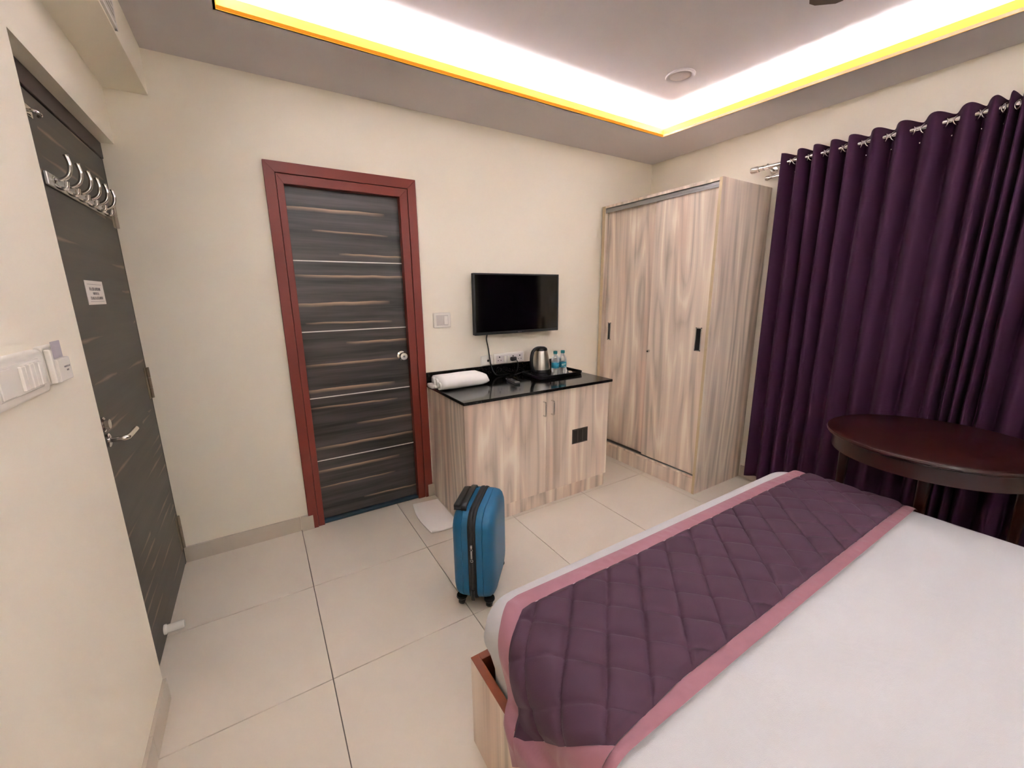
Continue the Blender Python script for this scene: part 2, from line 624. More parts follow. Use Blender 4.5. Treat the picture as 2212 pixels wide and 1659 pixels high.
LIPS.append([(rx1(RY1), RY1), (rx1(RY0), RY0), (rx1(RY0) + LB, RY0 - LB), (rx1(RY1) + LB, RY1 + LB)])
b = B(); prism(b, [(RX0, RY0), (RX0, RY1), (RX0 - LT, RY1 + LT), (RX0 - LT, RY0 - LT)], ZC - .0005, LH)
mk('cove_lip', b, m_lip, ceil, label='yellow glowing cove lip')
LIPS.append([(RX0, RY0), (RX0, RY1), (RX0 - LB, RY1 + LB), (RX0 - LB, RY0 - LB)])
b = B(); prism(b, [(RX0, RY0), (rx1(RY0), RY0), (rx1(RY0) + LT, RY0 - LT), (RX0 - LT, RY0 - LT)], ZC - .0005, LH)
mk('cove_lip', b, m_lip, ceil, label='yellow glowing cove lip')
LIPS.append([(RX0, RY0), (rx1(RY0), RY0), (rx1(RY0) + LB, RY0 - LB), (RX0 - LB, RY0 - LB)])
for q_, P_ in enumerate(LIPS):
    # white backing added behind the lip to keep its glow out of the trough
    i0, i1, o1, o0 = P_
    f_ = LT / LB
    a_ = tuple(i0[k] + (o0[k] - i0[k]) * f_ for k in (0, 1)) if q_ in (0, 1, 2, 3) else i0
    b_ = tuple(i1[k] + (o1[k] - i1[k]) * f_ for k in (0, 1))
    b = B(); prism(b, [a_, b_, o1, o0], ZC, LH - .001)
    mk('lip_glow_blocker', b, m_ceil, ceil)
LD, LW = 0.065, 0.022
b = B(); bx(b, RX0 - LD, rx1(RY1) + LD, RY1 + LD, RY1 + LD + LW, T1, T1 + .008); mk('led_strip', b, m_led, ceil)
b = B(); bx(b, RX0 - LD, rx1(RY0) + LD, RY0 - LD - LW, RY0 - LD, T1, T1 + .008); mk('led_strip', b, m_led, ceil)
b = B(); bx(b, RX0 - LD - LW, RX0 - LD, RY0, RY1, T1, T1 + .008); mk('led_strip', b, m_led, ceil)
b = B(); prism(b, [(rx1(RY0) + LD, RY0), (rx1(RY0) + LD + LW, RY0), (rx1(RY1) + LD + LW, RY1), (rx1(RY1) + LD, RY1)], T1, T1 + .008); mk('led_strip', b, m_led, ceil)

# skirting tiles
SK = 0.092


def skirt(name, segs):
    root = struct(name, box(*segs[0][0:6]), m_skirt)
    for s in segs[1:]:
        mk('skirting_tile', box(*s), m_skirt, root)
    return root


skirt('baseboard_back', [(-0.492, 0.0785, YB - .011, YB, 0, SK), (0.0815, 0.150, YB - .025, YB, 0, SK), (0.907, 0.952, YB - .025, YB, 0, SK),
                         (2.135, 2.50, YB - .011, YB, 0, SK)])
skirt('baseboard_left', [(XL, XL + .011, 1.457, YJ, 0, SK), (XL, XL + .011, 0.858, 1.4555, 0, SK), (XL, XL + .011, 0.258, 0.8565, 0, SK),
                         (XL, XL + .011, YF, 0.2565, 0, SK)])
skirt('baseboard_right', [(XR - .011, XR, 0.858, 1.60, 0, SK), (XR - .011, XR, 0.258, 0.8565, 0, SK), (XR - .011, XR, YF, 0.2565, 0, SK)])

# ------------------------------------------------------------------ bathroom door (door_1)
d1 = bpy.data.objects.new('door_1', None); COL.objects.link(d1); d1['kind'] = 'structure'
d1.location = (DX, YB, 0); OFF['door_1'] = Vector((DX, YB, 0))
x1, x2, x3, x4, zf, zi = 0.124, 0.940, 0.2125, 0.8365, 2.129, 2.023
yf = YB - 0.022
XA, XB, ZA = x1 + .052, x2 - .052, zf - .055


def frame_ring(a0, a1, zt, b0, b1, zb, y0, y1, side):
    bm = B()
    if side == 'l':
        poly = [(a0, 0), (b0, 0), (b0, zb), (a0, zt)]
    elif side == 'r':
        poly = [(a1, 0), (a1, zt), (b1, zb), (b1, 0)]
    else:
        poly = [(a0, zt), (b0, zb), (b1, zb), (a1, zt)]
    lo = [bm.verts.new((x, y0, z)) for x, z in poly]
    hi = [bm.verts.new((x, y1, z)) for x, z in poly]
    bm.faces.new(lo); bm.faces.new(list(reversed(hi)))
    for i in range(4):
        bm.faces.new((lo[i], hi[i], hi[(i + 1) % 4], lo[(i + 1) % 4]))
    bmesh.ops.bevel(bm, geom=bm.edges[:], offset=0.0012, segments=1, affect='EDGES')
    return bm


for sd, nm in (('l', 'casing'), ('r', 'casing'), ('t', 'casing')):
    c = mk(nm, frame_ring(x1, x2, zf, XA, XB, ZA, yf, YB + .002, sd), m_red, d1)
    mk('jamb_moulding', frame_ring(XA + .002, XB - .002, ZA - .002, x3, x4, zi, yf + .007, YB + .14, sd), m_red, c)
zs = [0.018, 0.4165, 0.822, 1.2265, 1.632, zi + .01]
yl = YB + .030
for k in range(5):
    p = mk('door_panel', box(x3 - .012, x4 + .012, yl, yl + .035, zs[k] + .002, zs[k + 1] - .002, .001, 1), m_bath, d1)
    if k < 4:
        mk('metal_strip', box(x3 - .011, x4 + .011, yl - .0015, yl + .03, zs[k + 1] - .003, zs[k + 1] + .003), m_strip, d1, label='thin bright metal strip')
kx, kz = 0.794, 1.04
knob = mk('door_knob', lathe(B(), [(.030, yl + .001), (.030, yl - .007), (.014, yl - .011), (.0135, yl - .028), (.022, yl - .034), (.0265, yl - .044), (.0265, yl - .054), (.023, yl - .060), (.008, yl - .0605)],
                             (kx, 0, kz), 24, 'Y'), m_chrome, d1, smooth=True, auto=35, label='round chrome knob')
mk('keyhole', lathe(B(), [(.007, yl - .0595), (.007, yl - .0625)], (kx, 0, kz), 12, 'Y'), m_silver, knob)
mk('door_sill', box(x3 - .005, x4 + .005, YB + .004, YB + .145, 0, 0.013), m_gap_tint, d1, label='sill under the door, coloured blue for the light in the gap')
mk('dark_back', box(x3 - .01, x4 + .01, YB + .1, YB + .14, 0.013, zi), m_void, d1)

# ------------------------------------------------------------------ entrance door (door_2)
d2 = bpy.data.objects.new('door_2', None); COL.objects.link(d2); d2['kind'] = 'structure'
d2.location = (XD, 2.17, 0); OFF['door_2'] = Vector((XD, 2.17, 0))
mk('frame_head', box(XD - .055, XD, YJ, YB, 2.042, ZL, .002, 1), m_dframe, d2)
mk('frame_jamb', box(XD - .055, XD - .004, YB - .022, YB, 0.0, 2.042), m_dframe, d2)
leaf = mk('door_panel', box(XD - .045, XD - .003, YJ - .0, YB - .024, 0.008, 2.036, .0015, 1), m_entr, d2)
for z0, z1 in ((1.745, 1.90), (0.945, 1.10), (0.10, 0.29)):
    b = B()
    kh = 3
    for q in range(kh):
        a, c = z0 + (z1 - z0) * q / kh, z0 + (z1 - z0) * (q + 1) / kh
        lathe(b, [(.007, a + .001), (.007, c - .001)], (XD + .004, YB - .024, 0), 10)
    bx(b, XD - .004, XD - .001, YB - .06, YB - .024, z0, z1)
    mk('hinge', b, m_hinge, d2, label='worn steel hinge')
# lock plate, cylinder, lever
mk('lock_plate', box(XD - .003, XD + .002, 1.765, 1.812, 0.90, 1.22, .001, 1), plain('dull_steel_plate', (96, 92, 90), 0.4, metal=0.6), d2)
mk('lock_cylinder', lathe(B(), [(.026, XD - .003), (.026, XD + .006), (.018, XD + .010), (.0165, XD + .020), (.006, XD + .021)], (0, 1.868, 1.012), 20, 'X'), m_chrome, d2, smooth=True, auto=35)
b = B()
tube(b, spline([(XD, 1.875, .953), (XD + .030, 1.875, .953), (XD + .048, 1.878, .953), (XD + .054, 1.895, .953), (XD + .054, 1.95, .952), (XD + .053, 2.005, .951)], 5), .009, 10)
lathe(b, [(.024, XD - .003), (.024, XD + .008), (.02, XD + .01)], (0, 1.875, .953), 18, 'X')
mk('lever_handle', b, m_chrome, d2, smooth=True, auto=40, label='chrome lever handle')
# safety catch near the top
b = B()
bx(b, XD - .003, XD + .004, 1.84, 1.89, 1.955, 1.985, .001, 1)
tube(b, spline([(XD, 1.87, 1.972), (XD + .014, 1.872, 1.972), (XD + .022, 1.885, 1.968), (XD + .014, 1.90, 1.966)], 5), .005, 8)
mk('door_catch', b, m_chrome, d2, smooth=True, auto=40)
# door stop
ds = mk('door_stop', lathe(B(), [(.021, XD - .003), (.021, XD + .004), (.017, XD + .008), (.018, XD + .050), (.0175, XD + .062), (.013, XD + .066)], (0, 2.03, .055), 20, 'X'), m_white2, d2, smooth=True, auto=40, label='white rubber door stop')

# coat hook rail on the entrance door
hk = thing('hook_rail', 'chrome rail of curled coat hooks on the dark entrance door', 'coat rack', (XD, 2.17, 1.80))
mk('rail', box(XD - .003, XD + .006, 1.885, 2.475, 1.775, 1.815, .002, 1), m_steel, hk)
for q in range(6):
    y = 1.93 + q * .1
    b = B()
    tube(b, spline([(XD + .004, y, 1.805), (XD + .022, y, 1.800), (XD + .042, y, 1.815), (XD + .050, y, 1.845), (XD + .046, y, 1.875)], 6), [.006] * 24 + [.0075], 8)
    tube(b, spline([(XD + .004, y, 1.79), (XD + .018, y, 1.775), (XD + .032, y, 1.778), (XD + .036, y, 1.796)], 5), .0055, 8)
    lathe(b, [(.012, XD + .004), (.012, XD + .010), (.006, XD + .013)], (0, y, 1.797), 12, 'X')
    mk('hook', b, m_chrome, hk, smooth=True, auto=50)

# notice
nt_ = thing('notice', 'small white printed notice taped on the dark entrance door', 'sign', (XD, 2.125, 1.41))
mk('sheet_of_paper', box(XD - .003, XD - .0015, 2.028, 2.228, 1.412, 1.497), m_paper, nt_)


def scribble(name, parent, mat, axis, plane, u0, u1, z, h, n, seed):
    """a line of small unreadable print: a run of letter-like strokes"""
    r = random.Random(seed)
    bm = B()
    st = (u1 - u0) / n
    for i in range(n):
        u = u0 + st * i
        wd = st * r.uniform(.55, .85)
        t = 0.22 * st
        strokes = [(u, u + t, z, z + h)]
        k = r.randint(0, 3)
        if k in (0, 2):
            strokes.append((u + wd - t, u + wd, z, z + h))
        if k in (1, 2):
            strokes.append((u, u + wd, z + h * .8, z + h))
        if k in (1, 3):
            strokes.append((u, u + wd, z, z + h * .2))
        strokes.append((u, u + wd, z + h * .42, z + h * .58))
        for a, c, e, f in strokes:
            if axis == 'Y':
                bx(bm, plane, plane + .0004, a, c, e, f)
            else:
                bx(bm, a, c, plane - .0004, plane, e, f)
    return mk(name, bm, mat, parent)


scribble('print_line', nt_, m_ink, 'Y', XD - .0016, 2.065, 2.19, 1.462, .011, 12, 1)
scribble('print_line', nt_, m_ink, 'Y', XD - .0016, 2.095, 2.165, 1.447, .009, 6, 2)
scribble('print_line', nt_, m_ink, 'Y', XD - .0016, 2.060, 2.20, 1.430, .010, 14, 3)
b = B(); bx(b, XD - .0016, XD - .0012, 2.05, 2.21, 1.4835, 1.4845); bx(b, XD - .0016, XD - .0012, 2.05, 2.21, 1.4225, 1.4235)
mk('rule_lines', b, m_ink, nt_)

# switch plate and key card holder on the near left wall
sp = thing('switch_plate', 'large white switch plate with rockers on the near cream wall', 'light switch', (XL, 1.25, 1.27))


def plate(parent, name, axis, plane, u0, u1, z0, z1, dep, mat, rad=.012):
    bm = B()
    hx, hz = (u1 - u0) / 2, (z1 - z0) / 2
    rings = []
    for ins, d in ((0, 0), (0, dep * .6), (.003, dep * .9), (.007, dep)):
        rings.append([((plane + d, (u0 + u1) / 2 + p, (z0 + z1) / 2 + q) if axis == 'Y' else ((u0 + u1) / 2 + p, plane - d, (z0 + z1) / 2 + q)) for p, q in rrect(hx - ins, hz - ins, rad - ins * .5, 4)])
    loft(bm, rings)
    return mk(name, bm, mat, parent, smooth=True, auto=40)


plate(sp, 'cover_plate', 'Y', XL, 1.105, 1.37, 1.222, 1.322, .017, m_white, .014)
b = B(); bx(b, XL + .016, XL + .0185, 1.14, 1.335, 1.24, 1.304, .001, 1); mk('inner_plate', b, m_white2, sp)
mk('module', box(XL + .018, XL + .0215, 1.146, 1.196, 1.243, 1.301, .0012, 1), m_white2, sp)
for q in range(5):
    y = 1.232 + q * .0205
    mk('rocker', box(XL + .018, XL + .024 - .001 * (q % 2), y, y + .017, 1.246, 1.298, .0015, 1), m_white2, sp)
b = B(); bx(b, XL + .0214, XL + .0222, 1.118, 1.124, 1.262, 1.27); mk('indicator', b, plain('amber_indicator', (190, 120, 60), .4), sp)

kc = thing('key_card_holder', 'white key card switch beside the large switch plate', 'card switch', (XL, 1.43, 1.28))
plate(kc, 'back_plate', 'Y', XL, 1.376, 1.474, 1.232, 1.325, .014, m_white, .008)
mk('front_pocket', box(XL + .014, XL + .030, 1.392, 1.470, 1.236, 1.292, .003, 2), m_white2, kc)
mk('side_cheek', box(XL + .014, XL + .026, 1.378, 1.392, 1.236, 1.318, .003, 2), m_white2, kc)
mk('key_card', box(XL + .018, XL + .0195, 1.414, 1.468, 1.262, 1.333, .0004, 1), m_card, kc, label='lavender grey key card')
scribble('print_line', kc, m_ink, 'Y', XL + .0299, 1.425, 1.462, 1.268, .004, 7, 5)
scribble('print_line', kc, m_ink, 'Y', XL + .0299, 1.436, 1.452, 1.259, .004, 3, 6)

# linear grille of the cooling unit on the bulkhead
vg = thing('vent_grille', 'white slatted cooling grille on the face of the ceiling bulkhead', 'vent', (-0.295, 1.5, 2.40))
gy0, gy1, gz0, gz1 = 0.95, 2.13, 2.345, 2.49
b = B()
bx(b, -.296, -.287, gy0, gy1, gz0, gz0 + .016); bx(b, -.296, -.287, gy0, gy1, gz1 - .016, gz1)
bx(b, -.296, -.287, gy0, gy0 + .016, gz0, gz1); bx(b, -.296, -.287, gy1 - .016, gy1, gz0, gz1)
mk('frame', b, m_white, vg)
mk('dark_opening', box(-.296, -.2945, gy0 + .014, gy1 - .014, gz0 + .014, gz1 - .014), m_void, vg)
for q in range(6):
    z = gz0 + .026 + q * .0185
    b = B(); bx(b, -.2945, -.288, gy0 + .015, gy1 - .015, z - .003, z + .003)
    mk('slat', b, m_white, vg)

# downlight and fan
dl = thing('downlight', 'round recessed downlight, switched off, in the raised ceiling', 'ceiling light', (2.250, 1.752, ZU))
mk('trim_ring', lathe(B(), [(.082, ZU), (.082, ZU - .004), (.078, ZU - .008), (.066, ZU - .008), (.060, ZU - .003), (.058, ZU)], (2.250, 1.752, 0), 40), m_ceil, dl, smooth=True, auto=40)
mk('diffuser', lathe(B(), [(.059, ZU), (.059, ZU - .003), (.045, ZU - .006), (.01, ZU - .007)], (2.250, 1.752, 0), 40), m_lampoff, dl, smooth=True)
FX, FY, FZ = 1.33, 0.545, 2.40
fan = thing('ceiling_fan', 'brown ceiling fan, one blade tip showing at the top edge', 'fan', (FX, FY, FZ))
mk('motor', lathe(B(), [(.03, FZ + .07), (.09, FZ + .055), (.105, FZ + .02), (.105, FZ - .02), (.09, FZ - .045), (.04, FZ - .055)], (FX, FY, 0), 32), m_fan, fan, smooth=True, auto=40)
mk('down_rod', lathe(B(), [(.011, FZ + .05), (.011, ZU - .03)], (FX, FY, 0), 12), m_fan, fan, smooth=True)
mk('canopy', lathe(B(), [(.02, ZU - .09), (.055, ZU - .03), (.06, ZU)], (FX, FY, 0), 24), m_fan, fan, smooth=True)
for a in (31, 151, 271):
    ca, sa = math.cos(math.radians(a)), math.sin(math.radians(a))
    bm = B()
    rings = []
    for r_, hw in ((.08, .02), (.14, .045), (.30, .052), (.49, .054), (.535, .048), (.548, .03)):
        ring = []
        for dz, sgn in ((-.003, -1), (-.003, 1), (.003, 1), (.003, -1)):
            t_ = hw * sgn
            ring.append((FX + ca * r_ - sa * t_, FY + sa * r_ + ca * t_, FZ + dz + t_ * .18))
        rings.append(ring)
    loft(bm, rings)
    mk('blade', bm, m_fan, fan)

# ------------------------------------------------------------------ wardrobe
WX0, WX1, WY0, WY1, WZ = 2.533, XR - .004, 1.609, 2.642, 2.125
wd = thing('wardrobe', 'tall pale ash laminate wardrobe with two sliding doors', 'wardrobe', (2.8, 2.12, 0))
mk('side_panel', box(WX0, WX1, WY0, WY0 + .022, 0, WZ, .001, 1), m_lam, wd)
mk('edge_band', box(WX0 - .001, WX0 + .001, WY0 + .001, WY0 + .021, 0.0, WZ - .002), m_edge, wd)
mk('side_panel', box(WX0, WX1, WY1 - .034, WY1, 0, WZ, .001, 1), m_lam, wd)
mk('edge_band', box(WX0 - .001, WX0 + .001, WY1 - .033, WY1 - .001, 0.0, WZ - .002), m_edge, wd)
mk('top_panel', box(WX0, WX1, WY0 + .022, WY1 - .034, WZ - .020, WZ, .001, 1), m_lam, wd)
mk('back_panel', box(WX1 - .012, WX1, WY0 + .022, WY1 - .034, 0.10, WZ - .02), m_lam, wd)
mk('plinth', box(WX0 + .004, WX0 + .024, WY0 + .022, WY1 - .034, 0, 0.112, .001, 1), m_lam, wd)
mk('bottom_panel', box(WX0 + .010, WX1 - .012, WY0 + .022, WY1 - .034, 0.112, 0.128), m_lam, wd)
tr = B()
bx(tr, WX0 + .004, WX0 + .008, WY0 + .022, WY1 - .034, 2.070, 2.105)
bx(tr, WX0 + .004, WX0 + .075, WY0 + .022, WY1 - .034, 2.099, 2.105)
bx(tr, WX0 + .002, WX0 + .006, WY0 + .022, WY1 - .034, 2.084, 2.089)
mk('top_track', tr, m_alu, wd, label='aluminium sliding track')
mk('bottom_track', box(WX0 + .012, WX0 + .075, WY0 + .022, WY1 - .034, 0.128, 0.134), m_alu, wd)


def sliding_door(y0, y1, x0):
    d = mk('door', box(x0, x0 + .018, y0, y1, 0.140, 2.086, .0012, 1), m_lam, wd)
    return d


dr = sliding_door(WY0 + .024, 2.113, WX0 + .014)
dle = sliding_door(2.085, WY1 - .036, WX0 + .040)


def recessed_pull(parent, x, y0, y1, z0, z1):
    b = B()
    t = .006
    bx(b, x - .0025, x + .002, y0, y1, z0, z0 + t); bx(b, x - .0025, x + .002, y0, y1, z1 - t, z1)
    bx(b, x - .0025, x + .002, y0, y0 + t, z0, z1); bx(b, x - .0025, x + .002, y1 - t, y1, z0, z1)
    mk('pull_frame', b, m_chrome, parent, label='chrome recessed pull')
    mk('pull_recess', box(x - .0005, x + .001, y0 + t, y1 - t, z0 + t, z1 - t), m_black, parent)


recessed_pull(dr, WX0 + .0135, 1.668, 1.713, 1.037, 1.197)
recessed_pull(dle, WX0 + .0395, 2.535, 2.570, 1.037, 1.185)
mk('lock', lathe(B(), [(.011, WX0 + .014), (.011, WX0 + .002), (.009, WX0 - .004), (.004, WX0 - .0045)], (0, 2.098, 0.993), 16, 'X'), m_chrome, dr, smooth=True, auto=40)

# ------------------------------------------------------------------ minibar cabinet and its granite top
CX0, CX1, CY0, CY1 = 0.953, 2.107, 2.07, YB - .002
cb = thing('cabinet', 'low pale ash laminate cabinet with two doors beside the bathroom door', 'cabinet', (1.53, 2.36, 0))
mk('side_panel', box(CX0, CX0 + .018, CY0 + .019, CY1, 0, .81, .001, 1), m_lam, cb)
mk('side_panel', box(CX1 - .018, CX1, CY0 + .019, CY1, 0, .81, .001, 1), m_lam, cb)
mk('back_panel', box(CX0 + .018, CX1 - .018, CY1 - .01, CY1, .1, .81), m_lam, cb)
mk('bottom_panel', box(CX0 + .018, CX1 - .018, CY0 + .02, CY1 - .01, .10, .116), m_lam, cb)
mk('plinth', box(CX0 + .003, CX1 - .012, CY0 + .013, CY0 + .018, 0, .10), m_lam, cb)
dgap = 1.547
da = mk('door', box(CX0, dgap - .0015, CY0, CY0 + .018, .102, .806, .0012, 1), m_lam, cb)
db = mk('door', box(dgap + .0015, CX1, CY0, CY0 + .018, .102, .806, .0012, 1), m_lam, cb)
for d_, hx_ in ((da, 1.522), (db, 1.588)):
    b = B()
    tube(b, spline([(hx_, CY0 + .002, .745), (hx_, CY0 - .018, .745), (hx_, CY0 - .027, .738), (hx_, CY0 - .028, .70), (hx_, CY0 - .027, .660), (hx_, CY0 - .018, .652), (hx_, CY0 + .002, .652)], 5), .0048, 8)
    mk('handle', b, m_chrome, d_, smooth=True, auto=50, label='chrome bow handle')
vg2 = mk('air_grille', box(1.770, 1.911, CY0 - .004, CY0 + .001, .400, .506, .001, 1), plain('bronze_grille', (86, 76, 68), .45, metal=.5), db, label='bronze slotted air grille')
b = B()
for cxg in (1.777, 1.823, 1.868):
    for q in range(9):
        z = .411 + q * .0099
        bx(b, cxg, cxg + .036, CY0 - .0048, CY0 - .0036, z, z + .005)
mk('air_slots', b, m_void, db)

ct = thing('worktop', 'black granite worktop with low splashback on the ash cabinet', 'worktop', (1.52, 2.35, .81))
mk('slab', box(.941, 2.118, 2.045, YB - .001, .8105, .830, .004, 2), m_granite, ct)
mk('splashback', box(.941, 2.118, YB - .020, YB - .001, .830, .911, .002, 1), m_granite, ct)
CT = .830

# ------------------------------------------------------------------ TV
tv = thing('television', 'black flat screen television hung on the cream wall above the cabinet', 'tv', (1.665, 2.60, 1.148))
tx0_, tx1_, tz0_, tz1_ = 1.297, 2.036, 1.148, 1.577
TY = 2.585
mk('housing', box(tx0_, tx1_, TY, TY + .035, tz0_, tz1_, .004, 2), m_blackm, tv)
b = B()
bx(b, tx0_, tx1_, TY - .003, TY + .002, tz1_ - .010, tz1_); bx(b, tx0_, tx1_, TY - .003, TY + .002, tz0_, tz0_ + .020)
bx(b, tx0_, tx0_ + .010, TY - .003, TY + .002, tz0_, tz1_); bx(b, tx1_ - .010, tx1_, TY - .003, TY + .002, tz0_, tz1_)
mk('bezel', b, plain('dark_grey_bezel', (40, 42, 44), .3), tv)
mk('screen', box(tx0_ + .010, tx1_ - .010, TY - .0012, TY, tz0_ + .020, tz1_ - .010), m_screen, tv)
mk('wall_mount', box(1.52, 1.82, TY + .035, YB, 1.28, 1.46, .002, 1), m_blackm, tv)
scribble('logo', tv, plain('grey_logo_print', (130, 122, 126), .5), 'X', TY - .003, 1.656, 1.690, 1.152, .008, 3, 9)
b = B()
tube(b, spline([(1.402, 2.60, 1.15), (1.412, 2.63, 1.11), (1.432, 2.645, 1.05), (1.440, 2.64, .98), (1.444, 2.628, .92), (1.452, 2.612, .875), (1.475, 2.600, .843), (1.53, 2.605, .836), (1.60, 2.618, .836)], 8), .0045, 8)
mk('power_cable', b, m_black, tv, smooth=True)

# switches and sockets on the back wall
s1 = thing('light_switch', 'white double switch plate between the bathroom door and the television', 'light switch', (1.08, YB, 1.262))
plate(s1, 'cover_plate', 'X', YB, 1.017, 1.144, 1.212, 1.314, .012, m_white, .008)
mk('inner_plate', box(1.037, 1.124, YB - .0135, YB - .011, 1.228, 1.298, .001, 1), plain('grey_white_module', (206, 199, 192), .4), s1)
mk('rocker', box(1.093, 1.120, YB - .019, YB - .012, 1.234, 1.292, .002, 1), m_white2, s1)
s2 = thing('aerial_socket', 'small white square aerial socket with one round hole', 'socket', (1.42, YB, .95))
plate(s2, 'cover_plate', 'X', YB, 1.372, 1.471, .913, .988, .012, m_white, .006)
mk('hole', lathe(B(), [(.009, YB - .0128), (.009, YB - .010)], (1.429, 0, .949), 16, 'Y'), m_void, s2)
s3 = thing('power_socket', 'long white twin power socket panel with two rockers', 'socket', (1.615, YB, .95))
plate(s3, 'cover_plate', 'X', YB, 1.479, 1.753, .913, .994, .012, m_white, .006)
mk('inner_plate', box(1.50, 1.735, YB - .0135, YB - .011, .922, .981, .001, 1), plain('lilac_white_module', (216, 208, 206), .4), s3)
for cx_, n_ in ((1.527, 3), (1.648, 1), (1.709, 3)):
    mk('pin_hole', lathe(B(), [(.0055, YB - .0142), (.0055, YB - .012)], (cx_, 0, .967), 12, 'Y'), m_void, s3)
    if n_ == 3:
        for dx_ in (-.012, .012):
            mk('pin_hole', lathe(B(), [(.0036, YB - .0142), (.0036, YB - .012)], (cx_ + dx_, 0, .942), 10, 'Y'), m_void, s3)
mk('rocker', box(1.565, 1.586, YB - .019, YB - .012, .926, .974, .002, 1), m_white2, s3)
mk('rocker', box(1.593, 1.614, YB - .019, YB - .012, .926, .974, .002, 1), m_white2, s3)

# ------------------------------------------------------------------ things on the worktop
ty = thing('tray', 'black plastic tray with raised rim on the worktop', 'tray', (1.87, 2.43, CT))
b = B()
rings = []
for ins, z in ((.012, CT), (.004, CT + .004), (0, CT + .024), (.003, CT + .0255), (.006, CT + .024), (.010, CT + .006), (.016, CT + .004)):
    rings.append([(1.868 + p, 2.432 + q, z) for p, q in rrect(.208 - ins, .132 - ins, .045 - ins * .6, 6)])
loft(b, rings)
mk('shell', b, m_black, ty, smooth=True, auto=40)
TZ = CT + .0045

kt = thing('kettle', 'brushed steel electric kettle with black handle on the tray', 'kettle', (1.775, 2.455, TZ))
kc_ = (1.775, 2.455, 0)
mk('power_base', lathe(B(), [(.074, TZ), (.078, TZ + .004), (.076, TZ + .020), (.070, TZ + .024)], kc_, 36), m_black, kt, smooth=True, auto=40)
body = mk('body', lathe(B(), [(.0715, TZ + .046), (.072, TZ + .05), (.0695, TZ + .075), (.064, TZ + .115), (.057, TZ + .155), (.0505, TZ + .183), (.049, TZ + .187)], kc_, 40), m_steel, kt, smooth=True, auto=50)
mk('black_foot', lathe(B(), [(.070, TZ + .024), (.0735, TZ + .028), (.0735, TZ + .044), (.071, TZ + .0475)], kc_, 36), m_black, kt, smooth=True, auto=40)
mk('lid', lathe(B(), [(.0495, TZ + .186), (.050, TZ + .192), (.046, TZ + .204), (.030, TZ + .213), (.006, TZ + .215)], kc_, 36), m_black, kt, smooth=True, auto=40)
hd = Vector((-.85, -.35, 0)).normalized()
b = B()
K = Vector(kc_)
pts = [K + hd * r_ + Vector((0, 0, z)) for r_, z in ((.030, TZ + .206), (.075, TZ + .203), (.108, TZ + .185), (.124, TZ + .150), (.126, TZ + .110), (.118, TZ + .075), (.098, TZ + .048), (.070, TZ + .036))]
tube(b, spline(pts, 6), .0125, 10)
mk('handle', b, m_black, kt, smooth=True)
b = B()
sd_ = -hd
pts = [K + sd_ * r_ + Vector((0, 0, z)) for r_, z in ((.050, TZ + .150), (.060, TZ + .170), (.070, TZ + .186))]
tube(b, pts, [.022, .018, .012], 12)
mk('spout', b, m_steel, kt, smooth=True)
b = B()
tube(b, spline([(1.73, 2.50, TZ + .01), (1.65, 2.50, TZ + .027), (1.60, 2.55, CT + .006), (1.66, 2.615, CT + .012), (1.675, 2.615, .89), (1.672, 2.618, .925), (1.655, 2.618, .945)], 7), .0035, 8)
cord = mk('power_cord', b, m_black, kt, smooth=True)
b = B()
rings = []
for d, hx_, hz_ in ((.014, .024, .014), (.030, .025, .016), (.044, .018, .012), (.052, .008, .007)):
    rings.append([(1.645 + p, YB - d, .946 + q) for p, q in rrect(hx_, hz_, .008, 3)])
loft(b, rings)
mk('plug', b, m_black, cord, smooth=True, auto=50)


def bottle(x, y, label, rot):
    t = thing('water_bottle', label, 'bottle', (x, y, TZ), rot, 'water bottles on the tray')
    prof = [(.012, .0), (.026, .001), (.029, .006), (.028, .014), (.0295, .022), (.028, .032), (.0295, .042), (.0295, .052), (.0285, .060), (.0285, .104), (.0298, .110), (.0298, .118), (.027, .134), (.020, .150), (.0125, .160), (.0115, .168)]
    mk('bottle_body', lathe(B(), prof, (0, 0, 0), 28), m_pet, t, smooth=True, local=True)
    mk('cap', lathe(B(), [(.0145, .166), (.0150, .168), (.0150, .184), (.0135, .1865)], (0, 0, 0), 24), m_teal, t, smooth=True, auto=40, local=True)
    lb = mk('label_wrap', lathe(B(), [(.0291, .062), (.0293, .063), (.0293, .102), (.0291, .103)], (0, 0, 0), 28, cap0=False, cap1=False), m_tlabel, t, smooth=True, local=True)
    return t, lb


def label_marks(lb, a0, pale):
    bm = B()
    r_ = .0299
    def quad(a, c, z0, z1):
        vs = [bm.verts.new((r_ * math.cos(q), r_ * math.sin(q), z)) for q, z in ((a, z0), (c, z0), (c, z1), (a, z1))]
        bm.faces.new(vs)
    rr = random.Random(int(a0 * 100))
    for i in range(9):
        a = a0 - .55 + i * .12
        h = rr.uniform(.006, .011)
        quad(a, a + .07, .084 - h / 2 + i * .0006, .084 + h / 2 + i * .0006)
    for i in range(12):
        a = a0 - .6 + i * .1
        quad(a, a + .09, .0715 + .003 * math.sin(i * .5), .0735 + .003 * math.sin(i * .5))
    o = mk('label_print', bm, pale, lb, local=True)
    return o


m_pale = plain('pale_label_print', (206, 228, 214), .5)
m_dkprint = plain('navy_label_print', (12, 44, 74), .5)
t1, lb1 = bottle(1.836, 2.355, 'teal-capped water bottle on the tray, nearer the kettle', 0)
label_marks(lb1, -1.3, plain('blue_label_print', (70, 170, 210), .5))
t2, lb2 = bottle(1.905, 2.355, 'teal-capped water bottle on the tray, beside the sachets', 0)
label_marks(lb2, -1.9, m_pale)

